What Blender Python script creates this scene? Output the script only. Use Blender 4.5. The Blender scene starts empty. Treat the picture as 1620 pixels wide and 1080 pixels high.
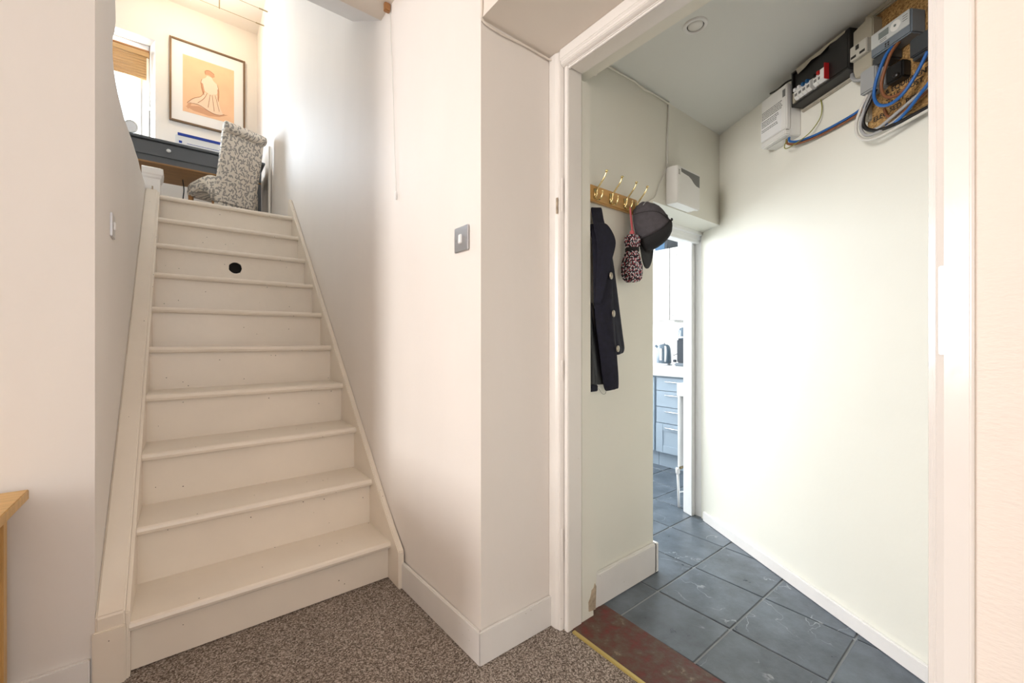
import bpy, bmesh, math, random
from mathutils import Vector, Matrix
random.seed(7)
S = bpy.context.scene
COL = S.collection
PI = math.pi

# ------------------------------------------------------------------ camera
cd = bpy.data.cameras.new('camera'); cam = bpy.data.objects.new('camera', cd); COL.objects.link(cam)
cam.location = (0, 0, 1.0)
cam.rotation_euler = (PI/2, 0, -math.radians(38.28))
cd.sensor_width = 36; cd.lens = 658.9/1620*36; cd.shift_y = -0.0014; cd.clip_start = 0.02
S.camera = cam
# ------------------------------------------------------------------ world, window daylight, exposure
w = bpy.data.worlds.new('sky'); S.world = w; w.use_nodes = True
bg = w.node_tree.nodes['Background']; bg.inputs[0].default_value = (0.82, 0.91, 1, 1); bg.inputs[1].default_value = 3.0
vs = S.view_settings
vs.view_transform = 'Standard'; vs.look = 'None'; vs.exposure = 0.30; vs.gamma = 1.0; vs.use_curve_mapping = False

def area(name, loc, direction, sx, sy, power, col):
    l = bpy.data.lights.new(name, 'AREA'); l.shape = 'RECTANGLE'; l.size = sx; l.size_y = sy
    l.energy = power; l.color = col
    o = bpy.data.objects.new(name, l); COL.objects.link(o); o.location = loc
    o.rotation_euler = Vector(direction).to_track_quat('-Z', 'Y').to_euler()
    return o
# daylight by windows: front side, kitchen, upstairs; the rear one is an added warm fill
area('daylight_front_side', (-5.12, 0.85, 1.52), (1, 0, -0.02), 1.4, 1.35, 132, (1.0, 0.965, 0.955))
area('fill_front_rear', (-0.2, -3.32, 1.5), (0, 1, 0), 1.5, 1.4, 5, (1.0, 0.90, 0.78))
area('daylight_kitchen', (2.3, 3.62, 1.45), (0, -1, -0.02), 1.9, 1.2, 66, (0.88, 0.95, 1.0))
area('daylight_upstairs', (-0.78, 6.12, 3.6), (0.05, -1, -0.1), 0.95, 1.15, 150, (0.76, 0.88, 1.0))

# ------------------------------------------------------------------ helpers
def mesh_from(name, bm):
    bmesh.ops.recalc_face_normals(bm, faces=bm.faces[:])
    me = bpy.data.meshes.new(name); bm.to_mesh(me); bm.free(); return me
def link(name, me, m, parent=None, smooth=False, loc=None):
    o = bpy.data.objects.new(name, me); COL.objects.link(o)
    if m is not None and not me.materials: me.materials.append(m)
    if smooth:
        for p in me.polygons: p.use_smooth = True
    if loc is not None: o.location = loc
    if parent is not None:
        o.parent = parent; o.matrix_parent_inverse = root_inv(parent)
    return o
_rootloc = {}
def root_inv(p):
    v = _rootloc.get(p.name)
    if v is None:
        # parent is a mesh part: undo its own location and, through it, nothing else (its own parent is undone by its own inverse)
        v = p.location.copy()
    return Matrix.Translation(-Vector(v))
def obj(name, bm, m, parent=None, smooth=False, loc=None):
    return link(name, mesh_from(name, bm), m, parent, smooth, loc)
def thing(name, label, cat, loc, group=None):
    o = bpy.data.objects.new(name, None); COL.objects.link(o); o.location = loc; o.empty_display_size = 0.05
    _rootloc[o.name] = Vector(loc); tag(o, label, cat, group); return o
def tag(o, label, cat, group=None):
    o['label'] = label; o['category'] = cat
    if group: o['group'] = group
    return o
def struct(name, bm, m, smooth=False):
    o = obj(name, bm, m, None, smooth); o['kind'] = 'structure'; return o
def struct_root(name, loc):
    o = bpy.data.objects.new(name, None); COL.objects.link(o); o.location = loc; o['kind'] = 'structure'
    _rootloc[o.name] = Vector(loc); o.empty_display_size = 0.05; return o

def B(): return bmesh.new()
def box(bm, x0, x1, y0, y1, z0, z1, bev=0.0, seg=2, T=None):
    vs_ = [bm.verts.new(T(*c) if T else c) for c in ((x0,y0,z0),(x1,y0,z0),(x1,y1,z0),(x0,y1,z0),(x0,y0,z1),(x1,y0,z1),(x1,y1,z1),(x0,y1,z1))]
    fs = [bm.faces.new([vs_[i] for i in f]) for f in ((0,3,2,1),(4,5,6,7),(0,1,5,4),(1,2,6,5),(2,3,7,6),(3,0,4,7))]
    if bev > 0:
        es = list({e for f in fs for e in f.edges})
        bmesh.ops.bevel(bm, geom=es, offset=bev, segments=seg, affect='EDGES', clamp_overlap=True)
    return bm
def prism(bm, pts, lift):
    """pts: list of 3d points of one closed outline, lift: extrusion vector"""
    lo = [bm.verts.new(p) for p in pts]; L = Vector(lift)
    hi = [bm.verts.new(Vector(p)+L) for p in pts]
    bm.faces.new(lo); bm.faces.new(hi[::-1])
    n = len(pts)
    for i in range(n): bm.faces.new((lo[i], hi[i], hi[(i+1)%n], lo[(i+1)%n]))
    return bm
def foot(bm, pts, z0, z1): return prism(bm, [(x,y,z0) for x,y in pts], (0,0,z1-z0))
def yz(bm, pts, x0, x1): return prism(bm, [(x0,y,z) for y,z in pts], (x1-x0,0,0))
def xz(bm, pts, y0, y1): return prism(bm, [(x,y0,z) for x,z in pts], (0,y1-y0,0))
def bev_all(bm, off, seg=2):
    bmesh.ops.remove_doubles(bm, verts=bm.verts[:], dist=1e-6)
    es = [e for e in bm.edges if len(e.link_faces) == 2 and e.calc_face_angle(0) > 0.4]
    bmesh.ops.bevel(bm, geom=es, offset=off, segments=seg, affect='EDGES', clamp_overlap=True)
    return bm
def smoothpath(pts, n=6):
    P = [Vector(p) for p in pts]; out = []
    for i in range(len(P)-1):
        p0 = P[max(i-1,0)]; p1 = P[i]; p2 = P[i+1]; p3 = P[min(i+2,len(P)-1)]
        for k in range(n):
            t = k/n
            out.append(0.5*((2*p1)+(-p0+p2)*t+(2*p0-5*p1+4*p2-p3)*t*t+(-p0+3*p1-3*p2+p3)*t*t*t))
    out.append(P[-1]); return out
def tube(bm, pts, r, seg=8, smooth=0, rs=None, closed=False):
    P = smoothpath(pts, smooth) if smooth else [Vector(p) for p in pts]
    n = len(P); rings = []; up = None
    for i, p in enumerate(P):
        d = (P[min(i+1,n-1)]-P[max(i-1,0)]).normalized()
        if up is None: up = Vector((0,0,1)) if abs(d.z) < 0.9 else Vector((1,0,0))
        a = d.cross(up)
        if a.length < 1e-5: a = d.orthogonal()
        a.normalize(); b = a.cross(d).normalized(); up = b
        rr = rs(i/(n-1)) if rs else r
        rings.append([bm.verts.new(p+a*rr*math.cos(2*PI*k/seg)+b*rr*math.sin(2*PI*k/seg)) for k in range(seg)])
    for i in range(n-1):
        for k in range(seg): bm.faces.new((rings[i][k], rings[i][(k+1)%seg], rings[i+1][(k+1)%seg], rings[i+1][k]))
    bm.faces.new(rings[0][::-1]); bm.faces.new(rings[-1]); return bm
def lathe(bm, prof, c, axis=(0,0,1), seg=24, mod=None):
    """prof: (radius, height) pairs from bottom to top; c: origin"""
    ax = Vector(axis).normalized(); a = ax.orthogonal().normalized() if abs(ax.z) < 0.99 else Vector((1,0,0)); b = ax.cross(a)
    C = Vector(c); rings = []
    for j, (r, h) in enumerate(prof):
        ring = []
        for k in range(seg):
            th = 2*PI*k/seg; q = mod(th, j, r) if mod else r
            ring.append(bm.verts.new(C+ax*h+(a*math.cos(th)+b*math.sin(th))*max(q,1e-4)))
        rings.append(ring)
    for j in range(len(prof)-1):
        for k in range(seg): bm.faces.new((rings[j][k], rings[j][(k+1)%seg], rings[j+1][(k+1)%seg], rings[j+1][k]))
    bm.faces.new(rings[0][::-1]); bm.faces.new(rings[-1]); return bm
def text_mesh(body, size, O, ux, uz, depth=0.0004, bold=0.0):
    """flat lettering laid on a surface: O lower-left corner, ux reading direction, uz up"""
    cu = bpy.data.curves.new('letters', 'FONT'); cu.body = body; cu.size = size; cu.extrude = depth; cu.offset = bold
    t = bpy.data.objects.new('letters', cu); COL.objects.link(t)
    bpy.context.view_layer.update()
    me = bpy.data.meshes.new_from_object(t.evaluated_get(bpy.context.evaluated_depsgraph_get()))
    bpy.data.objects.remove(t); bpy.data.curves.remove(cu)
    ux = Vector(ux).normalized(); uz = Vector(uz).normalized(); un = ux.cross(uz)
    M = Matrix((( ux.x, uz.x, un.x, O[0]), (ux.y, uz.y, un.y, O[1]), (ux.z, uz.z, un.z, O[2]), (0,0,0,1)))
    me.transform(M); return me

# ------------------------------------------------------------------ materials
def M(name, col, rough=0.5, metal=0.0, var=0.0, vscale=3.0, bump=0.0, bscale=40.0, spec=0.5, stretch=None, chips=0.0, chipcol=(0.10,0.07,0.05)):
    m = bpy.data.materials.new(name); m.use_nodes = True; nt = m.node_tree; N = nt.nodes; L = nt.links
    b = N['Principled BSDF']; b.inputs['Base Color'].default_value = (*col, 1); b.inputs['Roughness'].default_value = rough
    b.inputs['Metallic'].default_value = metal; b.inputs['Specular IOR Level'].default_value = spec
    tc = N.new('ShaderNodeTexCoord'); src = tc.outputs['Object']
    if stretch:
        mp = N.new('ShaderNodeMapping'); mp.inputs['Scale'].default_value = stretch; L.new(src, mp.inputs[0]); src = mp.outputs[0]
    out = None
    if var > 0:
        nz = N.new('ShaderNodeTexNoise'); nz.inputs['Scale'].default_value = vscale; nz.inputs['Detail'].default_value = 5; L.new(src, nz.inputs['Vector'])
        cr = N.new('ShaderNodeValToRGB'); cr.color_ramp.elements[0].position = 0.3; cr.color_ramp.elements[1].position = 0.7
        cr.color_ramp.elements[0].color = (*[c*(1-var) for c in col], 1); cr.color_ramp.elements[1].color = (*[min(1, c*(1+var)) for c in col], 1)
        L.new(nz.outputs[0], cr.inputs[0]); out = cr.outputs[0]
    if chips > 0:
        vo = N.new('ShaderNodeTexVoronoi'); vo.inputs['Scale'].default_value = 48; L.new(src, vo.inputs['Vector'])
        wn = N.new('ShaderNodeSeparateColor'); L.new(vo.outputs['Color'], wn.inputs[0])
        a = N.new('ShaderNodeMath'); a.operation = 'MULTIPLY'; a.inputs[1].default_value = 0.13*chips
        g = N.new('ShaderNodeMath'); g.operation = 'GREATER_THAN'; g.inputs[1].default_value = 0.90
        L.new(wn.outputs[0], g.inputs[0]); L.new(g.outputs[0], a.inputs[0])
        lt = N.new('ShaderNodeMath'); lt.operation = 'LESS_THAN'; L.new(vo.outputs['Distance'], lt.inputs[0]); L.new(a.outputs[0], lt.inputs[1])
        mx = N.new('ShaderNodeMix'); mx.data_type = 'RGBA'
        L.new(lt.outputs[0], mx.inputs[0])
        if out: L.new(out, mx.inputs[6])
        else: mx.inputs[6].default_value = (*col, 1)
        mx.inputs[7].default_value = (*chipcol, 1); out = mx.outputs[2]
    if out: L.new(out, b.inputs['Base Color'])
    if bump > 0:
        nb = N.new('ShaderNodeTexNoise'); nb.inputs['Scale'].default_value = bscale; nb.inputs['Detail'].default_value = 4; L.new(src, nb.inputs['Vector'])
        bu = N.new('ShaderNodeBump'); bu.inputs['Strength'].default_value = bump; bu.inputs['Distance'].default_value = 0.01
        L.new(nb.outputs[0], bu.inputs['Height']); L.new(bu.outputs[0], b.inputs['Normal'])
    return m
m_wall = M('plaster_paint', (0.855, 0.81, 0.765), 0.6, var=0.02, vscale=2.0, bump=0.22, bscale=9, stretch=(1,1,0.5))
m_pink = M('textured_emulsion', (0.86, 0.775, 0.70), 0.6, bump=0.15, bscale=110, stretch=(1,0.6,1.6))
m_rough = M('rough_brushed_emulsion', (0.875, 0.82, 0.765), 0.6, var=0.02, bump=0.16, bscale=16, stretch=(1,1,0.4))
m_hall = M('hall_magnolia_paint', (0.84, 0.825, 0.735), 0.6, var=0.015, bump=0.10, bscale=14)
m_hallceil = M('hall_ceiling_paint', (0.82, 0.835, 0.80), 0.65, var=0.01)
m_ceil = M('ceiling_paint', (0.84, 0.765, 0.68), 0.7)
m_upwall = M('upper_wall_paint', (0.88, 0.83, 0.76), 0.6)
m_gloss = M('white_gloss_paint', (0.88, 0.84, 0.79), 0.28, var=0.015, vscale=6, bump=0.10, bscale=24, chips=0.55, chipcol=(0.42,0.33,0.25))
m_glossr = M('white_gloss_door_paint', (0.86, 0.82, 0.78), 0.18, bump=0.25, bscale=10, stretch=(1,1,0.4))
m_stair = M('cream_stair_paint', (0.88, 0.79, 0.675), 0.33, var=0.03, vscale=5, bump=0.08, bscale=18, chips=0.8, chipcol=(0.13,0.09,0.06))
m_base = M('skirting_paint', (0.86, 0.83, 0.80), 0.35, var=0.02, vscale=8, bump=0.10, bscale=22, chips=0.5, chipcol=(0.45,0.38,0.30))
m_white = M('white_paint', (0.9, 0.9, 0.89), 0.4)
m_wplastic = M('white_plastic', (0.84, 0.83, 0.79), 0.35)
m_dark = M('shade_black', (0.006, 0.005, 0.005), 0.9)
m_dirt = M('bare_plaster', (0.45, 0.36, 0.26), 0.9, var=0.3, vscale=40, bump=0.5, bscale=80)
m_oak = M('oak_veneer', (0.55, 0.27, 0.065), 0.4, var=0.16, vscale=5, stretch=(9,1.2,1.2), bump=0.03)
m_oakpale = M('pale_oak_edge', (0.62, 0.38, 0.14), 0.45, var=0.12, vscale=6, stretch=(1,9,1))
m_pine = M('varnished_pine', (0.62, 0.36, 0.12), 0.35, var=0.15, vscale=5, stretch=(1.2,1,10))
m_brass = M('polished_brass', (0.80, 0.66, 0.34), 0.14, metal=1.0)
m_chrome = M('brushed_chrome', (0.66, 0.67, 0.70), 0.28, metal=1.0)
m_navy = M('navy_wool', (0.0055, 0.006, 0.017), 0.85, var=0.3, vscale=60, bump=0.2, bscale=300)
m_lining = M('black_lining', (0.006, 0.006, 0.008), 0.35)
m_red = M('worn_red_threshold', (0.115, 0.028, 0.022), 0.55, bump=0.3, bscale=40)
m_brassstrip = M('threshold_strip', (0.62, 0.50, 0.20), 0.35, metal=0.6)
m_grout = M('tile_grout', (0.30, 0.32, 0.33), 0.8)
m_ceramic = M('dark_grey_plastic', (0.045, 0.05, 0.055), 0.4)
m_black = M('black_enamel', (0.012, 0.011, 0.010), 0.45, var=0.3, vscale=14)
m_flake = M('flaking_old_paint', (0.46, 0.42, 0.34), 0.8, var=0.15, vscale=30)
m_beige = M('beige_bakelite', (0.42, 0.385, 0.30), 0.5)
m_clear = M('grey_translucent_cover', (0.38, 0.39, 0.39), 0.25)
m_metergrey = M('meter_grey_plastic', (0.17, 0.20, 0.23), 0.4)
m_meterface = M('meter_face_plate', (0.58, 0.60, 0.58), 0.35)
m_lcd = M('meter_display', (0.20, 0.23, 0.22), 0.2)
m_blue = M('blue_cable', (0.02, 0.13, 0.42), 0.4)
m_brown = M('brown_cable', (0.24, 0.09, 0.035), 0.45)
m_greycab = M('grey_cable', (0.42, 0.42, 0.42), 0.5)
m_blackcab = M('black_cable', (0.015, 0.014, 0.014), 0.4)
m_whitecab = M('white_cable', (0.72, 0.70, 0.64), 0.5)
m_earth = M('green_yellow_cable', (0.28, 0.28, 0.05), 0.5)
m_redsw = M('red_switch', (0.55, 0.02, 0.02), 0.4)
m_bluesw = M('blue_toggle', (0.01, 0.10, 0.26), 0.4)
m_ink = M('printed_ink', (0.02, 0.018, 0.015), 0.7)
m_inkgrey = M('printed_grey_ink', (0.20, 0.20, 0.19), 0.7)
m_capgrey = M('cap_grey_cotton', (0.075, 0.068, 0.075), 0.9, var=0.15, vscale=50, bump=0.2, bscale=200)
m_capblack = M('cap_black_cotton', (0.012, 0.012, 0.013), 0.8, bump=0.15, bscale=200)
m_pinkstrap = M('pink_strap', (0.62, 0.13, 0.15), 0.6)
m_desk = M('grey_desk_paint', (0.105, 0.112, 0.122), 0.45)
m_underdesk = M('bare_wood_underside', (0.42, 0.22, 0.08), 0.55, var=0.15, vscale=5, stretch=(1,8,8))
m_frame = M('bronze_picture_frame', (0.20, 0.125, 0.07), 0.35, metal=0.3)
m_mount = M('picture_mount', (0.88, 0.86, 0.83), 0.6)
m_paper = M('peach_drawing_paper', (0.88, 0.55, 0.33), 0.7, var=0.05, vscale=6)
m_chalk = M('pale_chalk', (0.90, 0.72, 0.54), 0.7)
m_chalk2 = M('skirt_chalk', (0.88, 0.66, 0.47), 0.7)
m_sanguine = M('sanguine_line', (0.42, 0.17, 0.08), 0.7)
m_sanguine2 = M('soft_sanguine', (0.66, 0.35, 0.20), 0.7)
m_bamboo = M('bamboo_slats', (0.55, 0.34, 0.15), 0.55, var=0.2, vscale=5, stretch=(1,1,40))
m_kgrey = M('kitchen_grey_door', (0.36, 0.44, 0.52), 0.4)
m_kwhite = M('kitchen_white_door', (0.74, 0.715, 0.69), 0.35)
m_worktop = M('white_worktop', (0.88, 0.87, 0.84), 0.3)
m_kettle = M('slate_enamel_kettle', (0.10, 0.14, 0.18), 0.22)
m_coffee = M('dark_coffee_machine', (0.03, 0.038, 0.05), 0.3)
m_bluebox = M('blue_carton', (0.05, 0.13, 0.24), 0.5)
m_print_blue = M('blue_edge_card', (0.01, 0.045, 0.35), 0.4)
m_legwood = M('turned_oak_leg', (0.40, 0.19, 0.07), 0.4)
m_bronze = M('bronze_fitting', (0.35, 0.28, 0.16), 0.35, metal=0.8)

def emission(name, col, s):
    m = bpy.data.materials.new(name); m.use_nodes = True; nt = m.node_tree; b = nt.nodes['Principled BSDF']
    b.inputs['Base Color'].default_value = (*col, 1); b.inputs['Emission Color'].default_value = (*col, 1); b.inputs['Emission Strength'].default_value = s
    return m
m_bulb = emission('lit_halogen', (1, 0.86, 0.66), 14)
def glass_mat():
    m = bpy.data.materials.new('window_glass'); m.use_nodes = True; nt = m.node_tree; nt.nodes.remove(nt.nodes['Principled BSDF'])
    t = nt.nodes.new('ShaderNodeBsdfTransparent'); g = nt.nodes.new('ShaderNodeBsdfGlossy'); g.inputs['Roughness'].default_value = 0.02
    mx = nt.nodes.new('ShaderNodeMixShader'); mx.inputs[0].default_value = 0.06
    nt.links.new(t.outputs[0], mx.inputs[1]); nt.links.new(g.outputs[0], mx.inputs[2])
    nt.links.new(mx.outputs[0], nt.nodes['Material Output'].inputs[0]); return m
m_glass = glass_mat()

def carpet_mat():
    m = bpy.data.materials.new('speckled_carpet'); m.use_nodes = True; nt = m.node_tree; N = nt.nodes; L = nt.links; b = N['Principled BSDF']
    b.inputs['Roughness'].default_value = 1.0; b.inputs['Specular IOR Level'].default_value = 0.05
    tc = N.new('ShaderNodeTexCoord')
    n1 = N.new('ShaderNodeTexVoronoi'); n1.inputs['Scale'].default_value = 280; L.new(tc.outputs['Object'], n1.inputs['Vector'])
    sp = N.new('ShaderNodeSeparateColor'); L.new(n1.outputs['Color'], sp.inputs[0])
    cr = N.new('ShaderNodeValToRGB'); e = cr.color_ramp.elements
    e[0].position = 0.0; e[0].color = (0.105, 0.084, 0.070, 1); e[1].position = 1.0; e[1].color = (0.58, 0.51, 0.455, 1)
    k = e.new(0.45); k.color = (0.25, 0.205, 0.175, 1); k = e.new(0.75); k.color = (0.42, 0.355, 0.305, 1)
    L.new(sp.outputs[0], cr.inputs[0])
    n2 = N.new('ShaderNodeTexNoise'); n2.inputs['Scale'].default_value = 5; L.new(tc.outputs['Object'], n2.inputs['Vector'])
    mr = N.new('ShaderNodeMapRange'); mr.inputs[3].default_value = 0.82; mr.inputs[4].default_value = 1.15; L.new(n2.outputs[0], mr.inputs[0])
    mx = N.new('ShaderNodeMix'); mx.data_type = 'RGBA'; mx.blend_type = 'MULTIPLY'; mx.inputs[0].default_value = 1
    L.new(cr.outputs[0], mx.inputs[6]); L.new(mr.outputs[0], mx.inputs[7]); L.new(mx.outputs[2], b.inputs['Base Color'])
    bu = N.new('ShaderNodeBump'); bu.inputs['Strength'].default_value = 0.5; bu.inputs['Distance'].default_value = 0.003; bu.invert = True
    L.new(n1.outputs['Distance'], bu.inputs['Height']); L.new(bu.outputs[0], b.inputs['Normal'])
    return m
m_carpet = carpet_mat()
def slate_mat():
    m = bpy.data.materials.new('slate_tile'); m.use_nodes = True; nt = m.node_tree; N = nt.nodes; L = nt.links; b = N['Principled BSDF']
    tc = N.new('ShaderNodeTexCoord'); oi = N.new('ShaderNodeObjectInfo')
    ad = N.new('ShaderNodeVectorMath'); ad.operation = 'ADD'; mu = N.new('ShaderNodeVectorMath'); mu.operation = 'SCALE'; mu.inputs['Scale'].default_value = 1.0
    L.new(oi.outputs['Location'], mu.inputs[0]); L.new(tc.outputs['Object'], ad.inputs[0]); L.new(mu.outputs[0], ad.inputs[1])
    rn = N.new('ShaderNodeVectorMath'); rn.operation = 'ADD'; cb = N.new('ShaderNodeCombineXYZ')
    L.new(oi.outputs['Random'], cb.inputs[2]); L.new(ad.outputs[0], rn.inputs[0]); L.new(cb.outputs[0], rn.inputs[1])
    n1 = N.new('ShaderNodeTexNoise'); n1.inputs['Scale'].default_value = 7; n1.inputs['Detail'].default_value = 7; n1.inputs['Roughness'].default_value = 0.65; L.new(rn.outputs[0], n1.inputs['Vector'])
    cr = N.new('ShaderNodeValToRGB'); e = cr.color_ramp.elements; e[0].position = 0.3; e[0].color = (0.052, 0.066, 0.082, 1); e[1].position = 0.75; e[1].color = (0.16, 0.19, 0.225, 1)
    L.new(n1.outputs[0], cr.inputs[0])
    # pale veins
    n2 = N.new('ShaderNodeTexNoise'); n2.inputs['Scale'].default_value = 4.5; n2.inputs['Detail'].default_value = 4; n2.inputs['Distortion'].default_value = 0.6; L.new(rn.outputs[0], n2.inputs['Vector'])
    sb = N.new('ShaderNodeMath'); sb.operation = 'SUBTRACT'; sb.inputs[1].default_value = 0.5; L.new(n2.outputs[0], sb.inputs[0])
    ab = N.new('ShaderNodeMath'); ab.operation = 'ABSOLUTE'; L.new(sb.outputs[0], ab.inputs[0])
    vr = N.new('ShaderNodeMapRange'); vr.inputs[1].default_value = 0.0; vr.inputs[2].default_value = 0.006; vr.inputs[3].default_value = 0.6; vr.inputs[4].default_value = 0.0
    L.new(ab.outputs[0], vr.inputs[0])
    n3 = N.new('ShaderNodeTexNoise'); n3.inputs['Scale'].default_value = 6; L.new(rn.outputs[0], n3.inputs['Vector'])
    gt = N.new('ShaderNodeMapRange'); gt.inputs[1].default_value = 0.52; gt.inputs[2].default_value = 0.62; L.new(n3.outputs[0], gt.inputs[0])
    ml = N.new('ShaderNodeMath'); ml.operation = 'MULTIPLY'; L.new(vr.outputs[0], ml.inputs[0]); L.new(gt.outputs[0], ml.inputs[1])
    mx = N.new('ShaderNodeMix'); mx.data_type = 'RGBA'; L.new(ml.outputs[0], mx.inputs[0]); L.new(cr.outputs[0], mx.inputs[6]); mx.inputs[7].default_value = (0.5, 0.53, 0.55, 1)
    L.new(mx.outputs[2], b.inputs['Base Color'])
    rr = N.new('ShaderNodeMapRange'); rr.inputs[3].default_value = 0.20; rr.inputs[4].default_value = 0.42; L.new(n1.outputs[0], rr.inputs[0]); L.new(rr.outputs[0], b.inputs['Roughness'])
    bu = N.new('ShaderNodeBump'); bu.inputs['Strength'].default_value = 0.25; bu.inputs['Distance'].default_value = 0.01; L.new(n1.outputs[0], bu.inputs['Height']); L.new(bu.outputs[0], b.inputs['Normal'])
    return m
m_slate = slate_mat()
def red_mat():
    nt = m_red.node_tree; N = nt.nodes; L = nt.links; b = N['Principled BSDF']; tc = N['Texture Coordinate'] if 'Texture Coordinate' in N else N.new('ShaderNodeTexCoord')
    n1 = N.new('ShaderNodeTexNoise'); n1.inputs['Scale'].default_value = 20; n1.inputs['Detail'].default_value = 9; n1.inputs['Roughness'].default_value = 0.7; L.new(tc.outputs['Object'], n1.inputs['Vector'])
    cr = N.new('ShaderNodeValToRGB'); e = cr.color_ramp.elements
    e[0].position = 0.34; e[0].color = (0.15, 0.022, 0.018, 1); e[1].position = 0.70; e[1].color = (0.30, 0.22, 0.16, 1)
    k = e.new(0.46); k.color = (0.105, 0.035, 0.025, 1); k = e.new(0.60); k.color = (0.11, 0.075, 0.05, 1)
    L.new(n1.outputs[0], cr.inputs[0]); L.new(cr.outputs[0], b.inputs['Base Color'])
red_mat()
def chip_mat():
    m = bpy.data.materials.new('chipboard'); m.use_nodes = True; nt = m.node_tree; N = nt.nodes; L = nt.links; b = N['Principled BSDF']; b.inputs['Roughness'].default_value = 0.8
    tc = N.new('ShaderNodeTexCoord'); v = N.new('ShaderNodeTexVoronoi'); v.inputs['Scale'].default_value = 230; L.new(tc.outputs['Object'], v.inputs['Vector'])
    sp = N.new('ShaderNodeSeparateColor'); L.new(v.outputs['Color'], sp.inputs[0])
    cr = N.new('ShaderNodeValToRGB'); e = cr.color_ramp.elements; e[0].color = (0.20, 0.10, 0.03, 1); e[1].color = (0.56, 0.34, 0.12, 1); L.new(sp.outputs[0], cr.inputs[0])
    L.new(cr.outputs[0], b.inputs['Base Color']); return m
m_chip = chip_mat()
def sprig_mat(name, ground, leafcol, scale, pal=None, op='ADD'):
    """printed cloth: leaves of random turn scattered in cells"""
    m = bpy.data.materials.new(name); m.use_nodes = True; nt = m.node_tree; N = nt.nodes; L = nt.links; b = N['Principled BSDF']; b.inputs['Roughness'].default_value = 0.9
    tc = N.new('ShaderNodeTexCoord'); sx = N.new('ShaderNodeSeparateXYZ'); L.new(tc.outputs['Object'], sx.inputs[0])
    ad = N.new('ShaderNodeMath'); ad.operation = op; L.new(sx.outputs[0], ad.inputs[0]); L.new(sx.outputs[1], ad.inputs[1])
    cb = N.new('ShaderNodeCombineXYZ'); L.new(ad.outputs[0], cb.inputs[0]); L.new(sx.outputs[2], cb.inputs[1])
    col = None
    for i, (sc, off) in enumerate(((scale, 0.0), (scale*1.25, 3.7), (scale*1.1, 9.1))):
        mp = N.new('ShaderNodeMapping'); mp.inputs['Location'].default_value = (off, off*0.7, 0); mp.inputs['Scale'].default_value = (sc, sc, 1); L.new(cb.outputs[0], mp.inputs[0])
        v = N.new('ShaderNodeTexVoronoi'); v.voronoi_dimensions = '2D'; v.inputs['Scale'].default_value = 1.0; v.inputs['Randomness'].default_value = 0.75; L.new(mp.outputs[0], v.inputs['Vector'])
        su = N.new('ShaderNodeVectorMath'); su.operation = 'SUBTRACT'; L.new(mp.outputs[0], su.inputs[0]); L.new(v.outputs['Position'], su.inputs[1])
        sp = N.new('ShaderNodeSeparateColor'); L.new(v.outputs['Color'], sp.inputs[0])
        an = N.new('ShaderNodeMath'); an.operation = 'MULTIPLY'; an.inputs[1].default_value = 6.28; L.new(sp.outputs[0], an.inputs[0])
        ro = N.new('ShaderNodeVectorRotate'); ro.rotation_type = 'Z_AXIS'; L.new(su.outputs[0], ro.inputs['Vector']); L.new(an.outputs[0], ro.inputs['Angle'])
        s2 = N.new('ShaderNodeVectorMath'); s2.operation = 'MULTIPLY'; s2.inputs[1].default_value = (2.5, 6.8, 0); L.new(ro.outputs[0], s2.inputs[0])
        ln = N.new('ShaderNodeVectorMath'); ln.operation = 'LENGTH'; L.new(s2.outputs[0], ln.inputs[0])
        lt = N.new('ShaderNodeMath'); lt.operation = 'LESS_THAN'; lt.inputs[1].default_value = 0.92; L.new(ln.outputs['Value'], lt.inputs[0])
        mx = N.new('ShaderNodeMix'); mx.data_type = 'RGBA'; L.new(lt.outputs[0], mx.inputs[0])
        if col is None: mx.inputs[6].default_value = (*ground, 1)
        else: L.new(col, mx.inputs[6])
        mx.inputs[7].default_value = (*(pal[i] if pal else leafcol), 1); col = mx.outputs[2]
    L.new(col, b.inputs['Base Color']); return m
m_fabric = sprig_mat('leaf_print_fabric', (0.86, 0.78, 0.68), (0.40, 0.365, 0.325), 18)
m_umbrella = sprig_mat('daisy_print_nylon', (0.018, 0.016, 0.026), (0.7, 0.68, 0.68), 68, [(0.62, 0.60, 0.62), (0.55, 0.10, 0.12), (0.72, 0.70, 0.72)], 'SUBTRACT')

# ------------------------------------------------------------------ slanted hall wall frame
WA = Vector((1.711, 0.203)); WD = Vector((0.50845, 0.86109)); WN = Vector((-0.86109, 0.50845))
def W(t, p, z):
    q = WA+WD*t+WN*p; return Vector((q.x, q.y, z))
def wbox(bm, t0, t1, p0, p1, z0, z1, bev=0.0): return box(bm, t0, t1, p0, p1, z0, z1, bev, 2, T=W)

# ================================================================== STRUCTURE
GO, RI, Y1, Z1 = 0.2205, 0.2013, 1.668, 0.162      # going, rise, first nosing
ZT = Z1+9*RI                                       # landing level
def nose(y): return Z1+(y-Y1)*RI/GO

b = B(); box(b, -5.2, 1.045, -3.4, 6.2, -0.12, 0.0); struct('floor', b, m_carpet)
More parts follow.
